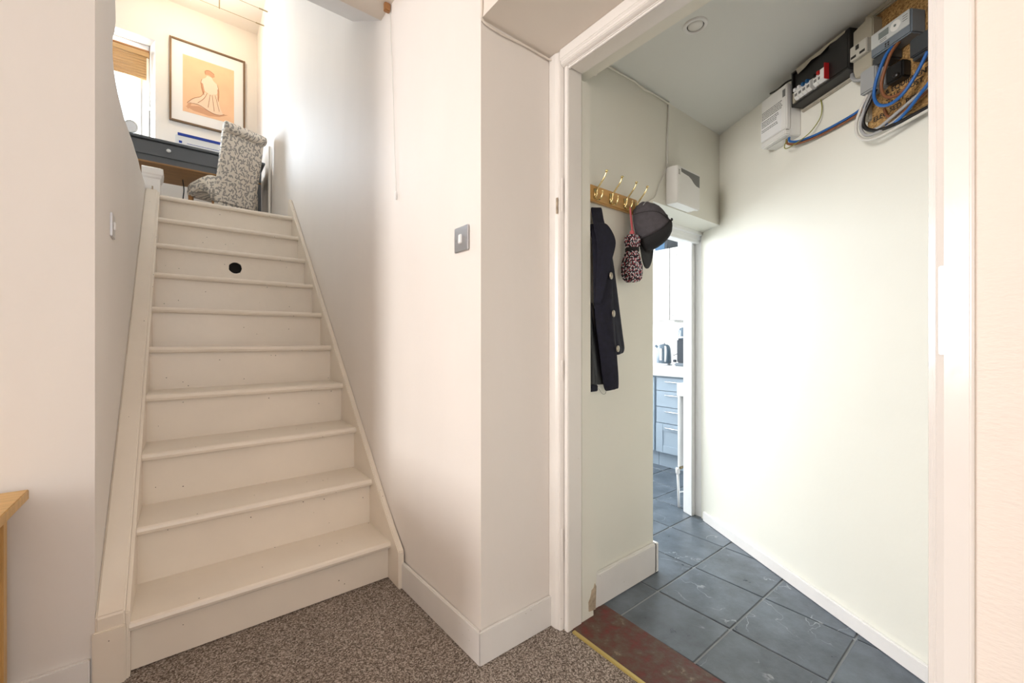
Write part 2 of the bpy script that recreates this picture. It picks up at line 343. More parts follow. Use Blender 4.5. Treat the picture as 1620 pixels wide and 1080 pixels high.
# hall and kitchen: grout bed and slate tiles
b = B(); foot(b, [(1.045,-1.0),(3.6,-1.0),(3.6,3.7),(1.045,3.7)], -0.12, -0.004); fh = struct('floor_hall', b, m_grout)
P = 0.281
def tile_mesh(w_, d_):
    b = B(); box(b, 0, w_, 0, d_, -0.010, 0.0, 0.0022, 1); return mesh_from('tile', b)
tm_full = tile_mesh(P-0.007, P-0.007); cache = {}
for i in range(7):
    for j in range(-1, 8):
        x0 = 1.206+i*P+0.0035; y0 = 0.102+j*P+0.0035; w_ = P-0.007
        if i == 0: x0 = 1.243; w_ = 1.206+P-0.0035-1.243
        me = tm_full if i else cache.setdefault('cut', tile_mesh(w_, P-0.007))
        if x0 > 1.711+(y0-0.203)*0.59+0.15 and y0 < 1.15: continue
        o = link('tile', me, m_slate, fh, loc=(x0, y0, 0))
# red threshold between carpet and tiles with metal strip
b = B(); foot(b, [(1.052,0.10),(1.225,0.10),(1.250,1.02),(1.150,1.04),(1.052,1.04)], -0.03, 0.004); bev_all(b, 0.004); th = struct('trim_1', b, m_red)
b = B(); foot(b, [(1.040,0.10),(1.054,0.10),(1.056,0.99),(1.042,0.99)], -0.02, 0.006); bev_all(b, 0.002)
obj('carpet_strip', b, m_brassstrip, th)

# stair / front room right wall, with the return to the door
b = B(); foot(b, [(0.722,1.070),(1.03,1.070),(1.03,1.2),(0.82,1.2),(0.82,6.0),(0.70,6.0),(0.70,1.75)], 0, 4.8)
struct('wall_right', b, m_rough)
# boxed-in soffit over the door lobby
b = B(); foot(b, [(0.722,1.070),(0.722,-0.9),(1.16,-0.9),(1.16,1.070)], 1.992, 2.55); struct('ceiling_lobby', b, m_ceil)
# door wall (towards the camera) with its lobby cheek
b = B(); foot(b, [(1.022,0.066),(1.022,-0.9),(0.722,-0.9),(0.722,-3.4),(1.15,-3.4),(1.15,0.10),(1.03,0.10),(1.03,0.066)], 0, 2.55); struct('wall_door', b, m_pink)
b = B(); box(b, 1.03, 1.15, -0.9, 1.07, 1.965, 2.1); struct('wall_over_door', b, m_ceil)
# hall: wall with coat rail, opening to kitchen with lintel
b = B(); xz(b, [(1.03,0),(1.60,0),(1.60,1.602),(2.36,1.602),(2.36,2.2),(1.03,2.2)], 1.04, 1.17); struct('wall_hall_coats', b, m_hall)
b = B(); box(b, 0.82, 1.60, 1.17, 1.30, 0, 2.4); struct('wall_kitchen_near', b, m_white)
b = B(); prism(b, [W(-1.15,0,0), W(1.135,0,0), W(1.135,-0.12,0), W(-1.15,-0.12,0)], (0,0,2.2)); struct('wall_hall_right', b, m_hall)
b = B(); foot(b, [(1.15,-0.95),(2.45,-0.95),(2.45,1.05),(1.15,1.05)], 2.072, 2.2); struct('ceiling_hall', b, m_hallceil)
b = B(); box(b, 1.15, 1.24, -0.3, 1.04, 2.045, 2.08); struct('trim_2', b, m_hallceil)
# kitchen shell
b = B(); box(b, 2.30, 3.62, 1.18, 1.265, 0, 2.4); struct('wall_kitchen_side', b, m_white)
b = B(); box(b, 1.60, 2.36, 1.17, 1.30, 1.585, 2.4); struct('wall_kitchen_lintel', b, m_white)
b = B(); box(b, 3.52, 3.66, 1.18, 3.7, 0, 2.4); struct('wall_kitchen_back', b, m_white)
b = B(); box(b, 0.82, 3.66, 3.5, 3.6, 0, 0.85); box(b, 0.82, 3.66, 3.5, 3.6, 2.05, 2.4); box(b, 0.82, 1.35, 3.5, 3.6, 0.85, 2.05); box(b, 3.25, 3.66, 3.5, 3.6, 0.85, 2.05); struct('wall_kitchen_far', b, m_white)
b = B(); box(b, 0.82, 3.66, 1.17, 3.7, 2.3, 2.42); struct('ceiling_kitchen', b, m_white)
# front room shell
b = B(); box(b, -5.2, 0.722, -3.4, 1.84, 2.44, 2.55); struct('ceiling', b, m_ceil)
b = B(); foot(b, [(-5.2,1.67),(-0.198,1.67),(-0.198,1.701),(-0.302,1.701),(-0.302,1.79),(-5.2,1.79)], 0, 2.44); struct('wall_front', b, m_wall)
b = B()
box(b, -5.1, -5.0, -3.4, 1.7, 0, 0.84); box(b, -5.1, -5.0, -3.4, 1.7, 2.2, 2.5); box(b, -5.1, -5.0, -3.4, 0.14, 0.84, 2.2); box(b, -5.1, -5.0, 1.56, 1.7, 0.84, 2.2); struct('wall_left', b, m_wall)
b = B()
box(b, -5.1, 1.15, -3.3, -3.2, 0, 0.8); box(b, -5.1, 1.15, -3.3, -3.2, 2.2, 2.5); box(b, -5.1, -1.0, -3.3, -3.2, 0.8, 2.2); box(b, 0.6, 1.15, -3.3, -3.2, 0.8, 2.2); struct('wall_rear', b, m_wall)
# stair left wall: full height at the front, then cut down to the upper floor with a rough plastered edge
vert = [(2.115,4.8),(2.11,2.62),(2.125,2.45),(2.10,2.33),(2.125,2.25),(2.135,2.19),(2.105,2.13),(2.06,2.09),(2.045,2.05),(2.05,2.015),(2.085,1.98),(2.13,1.962),(2.20,1.95),(2.43,1.945)]
low = [(2.43,1.945),(2.60,1.962),(2.80,1.985),(2.95,1.992),(3.1,2.006),(3.25,2.002),(3.36,2.006),(3.55,2.02),(3.70,2.025)]
XI, XO = -0.198, -0.30
b = B()
def column(rows):      # rows: list of (ya, yb, z) cross-sections, bottom to top
    R = [[b.verts.new(c) for c in ((XI,ya,z),(XI,yb,z),(XO,yb,z),(XO,ya,z))] for ya, yb, z in rows]
    for i in range(len(R)-1):
        for k in range(4): b.faces.new((R[i][k], R[i][(k+1)%4], R[i+1][(k+1)%4], R[i+1][k]))
    b.faces.new(R[0][::-1]); b.faces.new(R[-1])
column([(1.702,6.0,0.0),(1.702,6.0,1.86)])
column([(1.702,2.43,1.86)]+[(1.702,y,z) for y, z in vert[::-1]])
R = [[b.verts.new(c) for c in ((XI,y,1.86),(XI,y,z),(XO,y,z),(XO,y,1.86))] for y, z in low]
for i in range(len(R)-1):
    for k in range(4): b.faces.new((R[i][k], R[i][(k+1)%4], R[i+1][(k+1)%4], R[i+1][k]))
b.faces.new(R[-1])
struct('wall_stair_left', b, m_wall)
# sloping soffit over the stair foot, and the upper room above it
b = B(); yz(b, [(1.84,2.44),(2.24,2.676),(2.24,4.8),(2.14,4.8),(2.14,2.9),(1.84,2.60)], -0.20, 0.70); struct('ceiling_stair', b, m_wall)
b = B(); box(b, -2.5, -0.3, 2.0, 2.12, 1.9, 4.8); struct('wall_upper_front', b, m_upwall)
b = B(); box(b, -2.6, -2.5, 2.0, 6.1, 1.8, 4.8); struct('wall_upper_left', b, m_upwall)
b = B(); box(b, -2.6, 0.82, 1.7, 6.3, 4.68, 4.8); struct('ceiling_upper', b, m_upwall)
b = B(); foot(b, [(-2.6,2.0),(-0.30,2.0),(-0.30,3.72),(-0.12,3.72),(0.70,3.72),(0.70,6.0),(-2.6,6.0)], ZT-0.14, ZT); struct('floor_upper', b, M('upper_carpet', (0.42,0.38,0.34), 0.95))
WX0, WX1, WZ0, WZ1 = -1.20, -0.237, 2.95, 4.20
b = B()
foot(b, [(0.82,5.85),(WX1,5.85),(WX1-0.065,6.07),(0.82,6.07)], 0, 4.8); foot(b, [(WX0,5.85),(-2.6,5.85),(-2.6,6.07),(WX0+0.065,6.07)], 0, 4.8)
box(b, WX0, WX1, 5.85, 6.07, 0, WZ0); box(b, WX0, WX1, 5.85, 6.07, WZ1, 4.8); struct('wall_back', b, m_upwall)

# window upstairs
win = struct_root('window_1', (-0.72, 6.03, WZ0))
b = B(); fx0, fx1 = WX0+0.055, WX1-0.055
box(b, fx0, fx0+0.06, 6.01, 6.06, WZ0, WZ1, 0.004); box(b, fx1-0.06, fx1, 6.01, 6.06, WZ0, WZ1, 0.004); box(b, fx0+0.06, fx1-0.06, 6.012, 6.058, WZ1-0.06, WZ1, 0.004); box(b, fx0+0.06, fx1-0.06, 6.012, 6.058, WZ0, WZ0+0.06, 0.004)
obj('window_frame', b, m_white, win)
b = B(); box(b, fx1-0.125, fx1-0.0602, 6.016, 6.05, WZ0+0.06, WZ1-0.06, 0.008); obj('sash_stile', b, m_white, win)
b = B(); box(b, fx0+0.0602, fx0+0.12, 6.016, 6.05, WZ0+0.06, WZ1-0.06, 0.008); obj('sash_stile', b, m_white, win)
b = B(); box(b, fx0+0.12, fx1-0.125, 6.03, 6.034, WZ0+0.06, WZ1-0.06); obj('pane', b, m_glass, win)
b = B(); box(b, WX0-0.03, WX1+0.0, 5.80, 6.01, WZ0-0.03, WZ0, 0.006); obj('window_sill', b, m_white, win)

# skirting boards
b = B(); foot(b, [(0.710,1.058),(0.722,1.070),(0.703,1.59),(0.689,1.59)], 0, 0.104); bev_all(b, 0.003); struct('baseboard_right', b, m_base)
b = B(); foot(b, [(0.710,1.058),(1.018,1.058),(1.018,1.070),(0.722,1.070)], 0, 0.105); bev_all(b, 0.003); struct('baseboard_lobby', b, m_base)
b = B(); box(b, -5.0, -0.207, 1.656, 1.67, 0, 0.10, 0.003); struct('baseboard_front', b, m_base)
b = B(); box(b, 1.155, 1.600, 1.022, 1.04, 0, 0.125, 0.003); box(b, 1.588, 1.616, 1.022, 1.17, 0, 0.125, 0.003); struct('baseboard_hall', b, m_base)
b = B(); prism(b, [W(-0.6,0,0), W(1.10,0,0), W(1.10,0.014,0), W(-0.6,0.014,0)], (0,0,0.052)); bev_all(b, 0.003); struct('baseboard_hall_right', b, m_base)

# door frame between front room and hall (no leaf hung)
df = struct_root('door_1', (1.03, 0.55, 0))
def architrave_left():
    b = B(); foot(b, [(1.010,1.040),(1.014,1.030),(1.014,1.022),(1.024,1.018),(1.034,1.018),(1.034,1.0705),(1.010,1.0705)], 0, 1.9925); bev_all(b, 0.002); return b
obj('architrave', architrave_left(), m_gloss, df)
b = B(); foot(b, [(1.030,1.012),(1.030,1.000),(1.036,0.998),(1.100,0.998),(1.100,1.038),(1.0345,1.038),(1.0345,1.018)], 0, 1.966); bev_all(b, 0.0015); obj('jamb', b, m_gloss, df)
b = B(); z = [0.0, 0.06, 0.12, 0.19, 0.26, 0.36, 0.40, 1.92]; e = [1.170, 1.168, 1.186, 1.190, 1.184, 1.188, 1.156, 1.150]
prism(b, [(1.100,1.001,0)]+[(e[i],1.001,z[i]) for i in range(8)]+[(1.100,1.001,1.92)], (0,0.05,0)); bev_all(b, 0.004); obj('plaster_reveal', b, m_hall, df)
b = B(); xz(b, [(1.140,0.028),(1.176,0.022),(1.180,0.105),(1.172,0.118),(1.166,0.104),(1.155,0.098),(1.149,0.076),(1.138,0.062)], 0.9995, 1.012); obj('bare_patch', b, m_dirt, df)
# head
b = B(); xz(b, [(1.010,1.9925),(1.010,1.958),(1.014,1.955),(1.014,1.944),(1.024,1.938),(1.034,1.938),(1.034,1.9925)], 0.1226, 1.0178); bev_all(b, 0.002); obj('architrave', b, m_gloss, df)
b = B(); box(b, 1.0306, 1.100, 0.1226, 0.9975, 1.932, 1.966, 0.003); obj('head_lining', b, m_gloss, df)
b = B(); box(b, 1.0302, 1.0385, 0.1226, 0.9975, 1.9265, 1.934, 0.0012); obj('stop_bead', b, m_glossr, df)
b = B(); box(b, 1.1005, 1.152, 0.1226, 1.039, 1.940, 1.97, 0.004); obj('reveal_head', b, m_hall, df)
# near jamb
b = B(); foot(b, [(1.006,0.070),(1.006,0.100),(1.010,0.110),(1.016,0.1115),(1.016,0.1155),(1.022,0.1165),(1.022,0.1205),(1.034,0.1225),(1.034,0.066),(1.010,0.066)], 0, 1.990); bev_all(b, 0.0015); obj('architrave', b, m_glossr, df)
b = B(); box(b, 1.034, 1.15, 0.09, 0.1225, 0, 1.938, 0.002); obj('jamb', b, m_glossr, df)
b = B(); box(b, 1.0035, 1.0075, 0.0935, 0.1065, 0.975, 1.125, 0.0015); obj('painted_keep_plate', b, m_glossr, df)
# painted-over hinge plates on the far jamb
for z0, z1 in ((1.44,1.555),(0.86,0.93),(0.235,0.35)):
    b = B(); box(b, 1.0195, 1.0245, 1.0150, 1.0200, z0, z1, 0.0012); obj('hinge_plate', b, m_gloss, df)
b = B(); box(b, 1.0086, 1.0110, 1.026, 1.034, 1.435, 1.49, 0.0008); obj('paint_flake', b, m_dirt, df)

# kitchen door frame at the far side of the opening
d2 = struct_root('door_2', (2.25, 1.23, 0))
b = B(); foot(b, [(2.262,1.222),(2.299,1.222),(2.299,1.268),(2.335,1.268),(2.335,1.285),(2.290,1.290)], 0, 1.585); bev_all(b, 0.003); obj('post', b, m_white, d2)
b = B(); box(b, 1.60, 2.33, 1.19, 1.285, 1.560, 1.590, 0.003); obj('head', b, m_white, d2)
b = B(); box(b, 1.60, 2.33, 1.195, 1.215, 1.545, 1.565, 0.002); obj('stop_bead', b, m_white, d2)

# ================================================================== STAIRCASE
st = thing('staircase', 'steep white-painted wooden staircase rising from the grey carpet to the upper floor', 'staircase', (0.28, 1.70, 0))
def tread_mesh(depth):
    b = B(); pts = [(0.030,-0.028),(0.008,-0.028),(0.002,-0.023),(-0.001,-0.014),(0.002,-0.005),(0.008,0.0),(depth,0.0),(depth,-0.028)]
    yz(b, pts, -0.126, 0.6765); bmesh.ops.translate(b, verts=b.verts[:], vec=(0,0,0)); return mesh_from('tread', b)
tmesh = tread_mesh(GO+0.034); ttop = tread_mesh(0.085)
for k in range(10):
    y = Y1+k*GO; zt = Z1+k*RI
    link('tread', tmesh if k < 9 else ttop, m_stair, st, loc=(0, y, zt))
    z0 = 0.0 if k == 0 else zt-RI
    ry = y+0.030
    if k != 7:
        b = B(); box(b, -0.126, 0.6765, ry, ry+0.016, z0+(0.004 if k == 0 else 0), zt-0.027); obj('riser', b, m_stair, st)
    else:
        b = B(); cx, cz, r = 0.266, 1.469, 0.0365; x0, x1, za, zb = -0.126, 0.6765, z0, zt-0.027
        for yy, flip in ((ry, 0), (ry+0.016, 1)):
            n = 32; cs = [b.verts.new((cx+r*math.cos(2*PI*i/n)*(1+0.04*math.sin(5*i)), yy, cz+r*math.sin(2*PI*i/n))) for i in range(n)]
            co = [b.verts.new(c) for c in ((x1,yy,zb),(x0,yy,zb),(x0,yy,za),(x1,yy,za))]
            for q in range(4):
                a0 = q*n//4
                for i in range(a0, a0+n//4): b.faces.new((co[q], cs[i % n], cs[(i+1) % n]))
                # strip between this corner and the next
                b.faces.new((co[q], cs[(a0+n//4) % n], co[(q+1) % 4]))
            if not flip: front = cs
            else:
                for i in range(n): b.faces.new((front[i], front[(i+1)%n], cs[(i+1)%n], cs[i]))
        obj('riser', b, m_stair, st)
        b = B(); lathe(b, [(0.0362,0.0),(0.0362,0.10)], (cx, ry+0.017, cz), (0,1,0), 24); hb = obj('hole_shade', b, m_dark, st)  # black plug behind the hole, its colour stands for the shade inside
# strings
hL = 0.028
b = B(); yz(b, [(1.664,0),(1.664,nose(1.664)+hL+0.02),(3.66,nose(3.66)+hL),(3.66,nose(3.66)-0.32),(1.98,0)], -0.1975, -0.134); bev_all(b, 0.005, 3); obj('string', b, m_stair, st)
b = B(); yz(b, [(1.668,0),(1.668,nose(1.668)+hL+0.008),(3.66,nose(3.66)+hL-0.012),(3.66,nose(3.66)-0.30),(1.98,0)], -0.136, -0.124); bev_all(b, 0.003, 2); obj('string_moulding', b, m_stair, st)
b = B(); box(b, -0.203, -0.132, 1.658, 1.668, 0.0, 0.168, 0.003); obj('string_foot', b, m_stair, st)
hR = 0.045
b = B(); yz(b, [(1.588,0),(1.588,0.150),(1.66,nose(1.66)+hR+0.006),(1.80,nose(1.80)+hR),(3.80,nose(3.80)+hR-0.004),(3.84,nose(3.80)+hR-0.03),(3.84,ZT),(3.70,ZT-0.3),(1.95,0)], 0.676, 0.6995); bev_all(b, 0.004, 2); obj('string', b, m_stair, st)
# moulded block where the left string meets the landing
nb = thing('newel_block', 'chipped white moulded block at the top left of the staircase', 'trim block', (-0.16, 3.68, ZT))
b = B(); prof = [(0.0,ZT),(0.0,2.075),(0.006,2.085),(0.008,2.095),(0.014,2.105),(0.016,2.142),(0.0,2.15)]
xs0, xs1 = -0.215, -0.122
ring = []
for d, z in prof:
    ring.append([b.verts.new(c) for c in ((xs0,3.655-d,z),(xs1+d,3.655-d,z),(xs1+d,3.80,z),(xs0,3.80,z))])
b.faces.new(ring[0][::-1]); b.faces.new(ring[-1])
for i in range(len(ring)-1):
    for k in range(4): b.faces.new((ring[i][k], ring[i][(k+1)%4], ring[i+1][(k+1)%4], ring[i+1][k]))
obj('block', b, m_base, nb)
b = B(); box(b, xs0+0.05, xs0+0.058, 3.652, 3.656, ZT+0.01, ZT+0.05); obj('paint_chip', b, m_dirt, nb)

# ================================================================== FRONT ROOM THINGS
def switch(name, label, X, sgn, yc, zc):
    t = thing(name, label, 'switch', (X, yc, zc))
    b = B(); box(b, min(X, X+sgn*0.006), max(X, X+sgn*0.006), yc-0.041, yc+0.041, zc-0.041, zc+0.041, 0.002); obj('plate', b, m_chrome, t)
    b = B(); a = X+sgn*0.005; c = X+sgn*0.011; box(b, min(a,c), max(a,c), yc-0.009, yc+0.009, zc-0.015, zc+0.015, 0.002); obj('rocker', b, m_white, t)
    for dy in (-0.03, 0.03):
        b = B(); lathe(b, [(0.0035,0),(0.0035,0.001)], (X+sgn*0.006, yc+dy, zc), (sgn,0,0), 10); obj('screw', b, m_chrome, t)
switch('light_switch', 'square brushed chrome light switch on the wall right of the stairs', 0.717, -1, 1.172, 1.330)
switch('light_switch', 'chrome light switch seen edge-on beside the left stair string', -0.198, 1, 2.02, 1.40)

t = thing('thin_cord', 'thin white pull cord hanging down the wall right of the stairs', 'cord', (0.70, 1.7, 1.55))
b = B(); tube(b, [(0.697,1.728,2.44),(0.696,1.715,2.28),(0.697,1.700,2.12),(0.697,1.682,1.85),(0.6985,1.667,1.62)], 0.0012, 6, 4); obj('cord', b, m_whitecab, t)
b = B(); lathe(b, [(0.0015,0),(0.004,0.004),(0.004,0.03),(0.002,0.036)], (0.697,1.666,1.585), seg=10); obj('bead', b, m_white, t)
b = B(); box(b, 0.672, 0.697, 1.722, 1.742, 2.405, 2.44, 0.003); obj('wooden_block', b, m_legwood, t)

t = thing('cabinet', 'golden oak cabinet with an overhanging top beside the left wall', 'cabinet', (-0.6, 1.4, 0))
b = B(); box(b, -0.95, -0.316, 0.95, 1.635, 0.585, 0.611, 0.002); obj('top', b, m_oakpale, t)
b = B(); box(b, -0.376, -0.362, 1.02, 1.60, 0.03, 0.585); obj('side_panel', b, m_oak, t)
b = B(); box(b, -0.93, -0.362, 1.606, 1.622, 0.03, 0.585); obj('back_panel', b, m_oak, t)
b = B(); box(b, -0.93, -0.916, 1.02, 1.60, 0.03, 0.585); obj('side_panel', b, m_oak, t)
for (lx, ly) in ((-0.38,1.59),(-0.38,1.0),(-0.93,1.59),(-0.93,1.0)):
    b = B(); box(b, lx, lx+0.030, ly, ly+0.030, 0, 0.586, 0.002); obj('leg', b, m_oakpale, t)
for dx in (-0.915, -0.64):
    b = B(); box(b, dx, dx+0.262, 1.005, 1.022, 0.06, 0.57, 0.003); dd = obj('door', b, m_oak, t)
    b = B(); lathe(b, [(0.006,0),(0.006,0.012),(0.012,0.018),(0.010,0.024)], (dx+(0.23 if dx < -0.8 else 0.03), 1.005, 0.36), (0,-1,0), 14); obj('knob', b, m_bronze, dd)

def cable(name, label, pts, r, m, group=None, sm=6, cat='cable'):
    b = B(); tube(b, pts, r, 8, sm); o = obj(name, b, m, None, True); tag(o, label, cat, group); return o
cable('surface_cable', 'white painted cable clipped along the top of the lobby wall', [(0.716,1.052,2.2),(0.716,1.058,2.02),(0.728,1.064,1.984),(0.80,1.063,1.976),(0.90,1.063,1.981),(1.0,1.062,1.980),(1.016,1.045,1.974)], 0.0035, m_ceil)

# ================================================================== HALL THINGS
# coat rail
cr = thing('coat_rail', 'varnished pine rail with four brass double hooks above the navy coat', 'coat rail', (1.3, 1.04, 1.543))
b = B(); box(b, 1.152, 1.462, 1.021, 1.04, 1.513, 1.574, 0.004); obj('backboard', b, m_pine, cr)
def hook_bm():
    b = B()  # local: x along rail, y out of wall (negative), z up; origin on the board face
    box(b, -0.007, 0.007, -0.003, 0.0, -0.024, 0.016, 0.0015)
    def rad(f): return 0.0040-0.0012*f
    tube(b, [(0,-0.002,-0.020),(0,-0.008,-0.008),(0,-0.010,0.006),(0,-0.014,0.014),(0,-0.028,0.028),(0,-0.044,0.044),(0,-0.054,0.060)], 0.003, 8, 5, rs=rad)
    lathe(b, [(0.0005,-0.005),(0.0045,-0.003),(0.006,0.0),(0.0045,0.003),(0.0005,0.005)], (0,-0.055,0.064), seg=12)
    tube(b, [(0,-0.004,-0.018),(0,-0.012,-0.028),(0,-0.026,-0.028),(0,-0.034,-0.018),(0,-0.036,-0.006)], 0.003, 8, 5, rs=lambda f: 0.0035-0.0008*f)
    lathe(b, [(0.0005,-0.004),(0.0042,0),(0.0005,0.004)], (0,-0.036,-0.003), seg=10)
    return mesh_from('hook', b)
hm = hook_bm()
for x in (1.197, 1.287, 1.376, 1.448): link('hook', hm, m_brass, cr, True, loc=(x, 1.021, 1.545))

# navy coat: a folded wool coat hanging flat against the wall beside the reveal
ct = thing('coat', 'navy wool double-breasted coat hanging from the pine rail', 'coat', (1.22, 1.0, 0.80))
def cloth(rows, name, m, parent):
    """rows: list of (z, [(x, y)...]) front outline left to right; back closes along the wall"""
    b = B(); R = []
    for z, xy in rows: R.append([b.verts.new((x, y, z+dz)) for x, y, dz in xy])
    for i in range(len(R)-1):
        for k in range(len(R[0])-1): b.faces.new((R[i][k], R[i][k+1], R[i+1][k+1], R[i+1][k]))
    bmesh.ops.recalc_face_normals(b, faces=b.faces[:])
    o = obj(name, b, m, parent, True)
    so = o.modifiers.new('thick', 'SOLIDIFY'); so.thickness = 0.005; so.offset = 0
    su = o.modifiers.new('sub', 'SUBSURF'); su.levels = 2; su.render_levels = 2
    return o
# sleeve/back layer (right-hand, goes lowest to z 0.95)
rows = []
for z, xl, xr, yb in ((1.40,1.165,1.240,1.000),(1.36,1.17,1.272,0.985),(1.28,1.18,1.290,0.982),(1.18,1.19,1.310,0.982),(1.08,1.20,1.334,0.984),(1.00,1.22,1.356,0.988),(0.955,1.25,1.368,0.992),(0.938,1.255,1.358,0.994)):
    n = 6; rows.append((z, [(xl+(xr-xl)*k/n, (yb+0.020*abs(k/n-0.55)*2-0.006*math.sin(k*2.1+z*9)) if k < n else 1.016, 0.012*k/n if z < 0.96 else 0) for k in range(n+1)]))
cloth(rows, 'sleeve', m_navy, ct)
# collar (stands up)
rows = []
for z, xl, xr, y in ((1.484,1.160,1.222,1.010),(1.455,1.160,1.223,1.004),(1.425,1.160,1.224,0.998),(1.395,1.160,1.232,0.990)):
    rows.append((z, [(xl+(xr-xl)*k/4, y+0.004*math.sin(k), 0.010*(k/4)) for k in range(5)]+[(xr+0.002, 1.026, 0.010)]))
cloth(rows, 'collar', m_navy, ct)
# front panel with lapel
rows = []
for z, xr, y in ((1.425,1.225,0.988),(1.385,1.256,0.976),(1.34,1.252,0.970),(1.30,1.235,0.968),(1.25,1.232,0.966),(1.18,1.236,0.966),(1.08,1.248,0.968),(0.98,1.262,0.970),(0.90,1.276,0.974),(0.84,1.288,0.980),(0.806,1.292,0.984)):
    xl = 1.158 if z > 1.12 else 1.158+(1.12-z)*0.245; n = 7
    if z < 0.83: xl += 0.01
    rows.append((z, [(xl+(xr-xl)*k/n, y+0.030*(1-k/n)**2+0.004*math.sin(3*k+z*14)*(k/n), 0.012*k/n if z < 0.85 else 0) for k in range(n)]+[(xr, y+0.006, 0.012 if z < 0.85 else 0)]))
fp = cloth(rows, 'front_panel', m_navy, ct)
# lapel fold
rows = []
for z, xl, xr, y in ((1.43,1.163,1.222,0.985),(1.39,1.163,1.245,0.970),(1.355,1.163,1.250,0.962),(1.31,1.163,1.228,0.960),(1.25,1.163,1.206,0.962),(1.18,1.164,1.188,0.966),(1.13,1.164,1.174,0.972)):
    rows.append((z, [(xl+(xr-xl)*k/4, y+0.022*(1-k/4), 0) for k in range(5)]))
cloth(rows, 'lapel', m_navy, ct)
# inner back hem with lining
rows = []
for z, xl, xr, y in ((1.14,1.157,1.175,1.016),(1.05,1.157,1.20,1.014),(0.95,1.157,1.225,1.014),(0.87,1.157,1.25,1.014),(0.832,1.157,1.262,1.016)):
    rows.append((z, [(xl+(xr-xl)*k/5, y-0.006*math.sin(k*1.7), 0) for k in range(6)]))
cloth(rows, 'lining', m_lining, ct)
b = B(); box(b, 1.157, 1.196, 1.004, 1.014, 0.812, 0.836, 0.003); obj('hem', b, m_navy, ct)
b = B(); tube(b, [(1.200,1.006,0.822),(1.214,1.0,0.802),(1.232,1.0,0.802),(1.243,1.004,0.822)], 0.0006, 5, 5); obj('loose_thread', b, m_blackcab, ct)
def button(x, y, z, s=1):
    b = B(); lathe(b, [(0.012*s,0.0),(0.013*s,0.002),(0.012*s,0.005),(0.008*s,0.0045),(0.007*s,0.006),(0.003*s,0.007)], (x,y,z), (0.35,-1,0), 18); obj('button', b, M_btn, ct, True)
M_btn = M('dull_silver_button', (0.42, 0.38, 0.30), 0.4, metal=0.6, var=0.3, vscale=150)
button(1.212,0.961,1.232); button(1.226,0.961,1.096); button(1.258,0.966,0.968, 0.95)

# umbrella
um = thing('umbrella', 'small folded umbrella in black, white and pink daisy print hanging by a pink strap', 'umbrella', (1.375, 0.985, 1.215))
def wob(th, j, r): return r*(1+0.09*math.sin(5*th+j*0.7)+0.05*math.sin(9*th-j))
b = B(); lathe(b, [(0.006,1.226),(0.024,1.228),(0.034,1.240),(0.040,1.262),(0.039,1.285),(0.034,1.310),(0.029,1.332),(0.024,1.346),(0.0225,1.353),(0.024,1.362),(0.029,1.376),(0.030,1.392),(0.025,1.405),(0.014,1.412),(0.004,1.414)], (1.378,0.988,0), seg=36, mod=wob); obj('canopy', b, m_umbrella, um, True)
b = B(); lathe(b, [(0.0245,1.345),(0.0255,1.347),(0.0255,1.358),(0.0245,1.360)], (1.378,0.988,0), seg=28, mod=lambda th,j,r: r*(1.03+0.05*math.sin(5*th+5.2))); obj('tie_band', b, m_capblack, um, True)
b = B(); lathe(b, [(0.008,1.404),(0.009,1.410),(0.009,1.424),(0.006,1.428)], (1.378,0.988,0), seg=14); obj('handle', b, m_pinkstrap, um, True)
for sx in (-0.0015, 0.004):
    b = B(); tube(b, [(1.378+sx,0.987,1.424),(1.3765+sx,0.990,1.46),(1.375+sx*0.6,0.993,1.50),(1.3755,0.995,1.521)], 0.0026, 6, 4); obj('strap', b, m_pinkstrap, um)

# baseball cap: crown hangs by its back strap, brim down
cp = thing('baseball_cap', 'grey and black baseball cap hanging brim-down on the last brass hook', 'cap', (1.46, 0.97, 1.30))
cc = Vector((1.447, 0.992, 1.448)); ax = Vector((0.10, -0.985, 0.14)).normalized(); dn = Vector((0.10,-0.05,-1)); dn = (dn-ax*dn.dot(ax)).normalized(); sd = ax.cross(dn)
def cap_pt(th, ph, k=1.0):      # th: 0 = brim side (down), ph: 0 rim .. pi/2 crown top
    r = 0.098*k; rad = math.cos(ph)**0.72
    sl = (0.95+0.10*math.cos(th))
    q = cc+dn*(r*rad*math.cos(th))+sd*(r*0.62*rad*math.sin(th))+ax*(0.118*k*math.sin(ph)*sl)
    if ph < 0.5 and math.cos(th) < -0.75: q += ax*(0.030*(0.5-ph)*2*min(1,(-math.cos(th)-0.75)*5))   # cut-out above the strap
    return q
def cap_part(a0, a1, name, m, n=14, parent=cp):
    b = B(); R = []
    for j in range(9):
        ph = PI/2*j/8*0.985
        R.append([b.verts.new(cap_pt(a0+(a1-a0)*i/n, ph)) for i in range(n+1)])
    for j in range(8):
        for i in range(n): b.faces.new((R[j][i], R[j][i+1], R[j+1][i+1], R[j+1][i]))
    o = obj(name, b, m, parent, True); s = o.modifiers.new('thick','SOLIDIFY'); s.thickness = 0.003; s.offset = -1; return o
A0 = 1.02
cap_part(-A0, A0, 'front_panel', m_capblack); cap_part(A0, PI, 'side_panel', m_capgrey); cap_part(-PI, -A0, 'side_panel', m_capgrey)
b = B(); lathe(b, [(0.006,0),(0.0055,0.003),(0.002,0.005)], cap_pt(0, PI/2*0.985), ax, 12); obj('top_button', b, m_capblack, cp, True)
# seams along the panel joins
for a in (A0, -A0, 2.1, -2.1):
    b = B(); tube(b, [cap_pt(a, PI/2*j/10*0.98, 1.008) for j in range(11)], 0.0012, 5); obj('seam', b, m_capblack, cp)
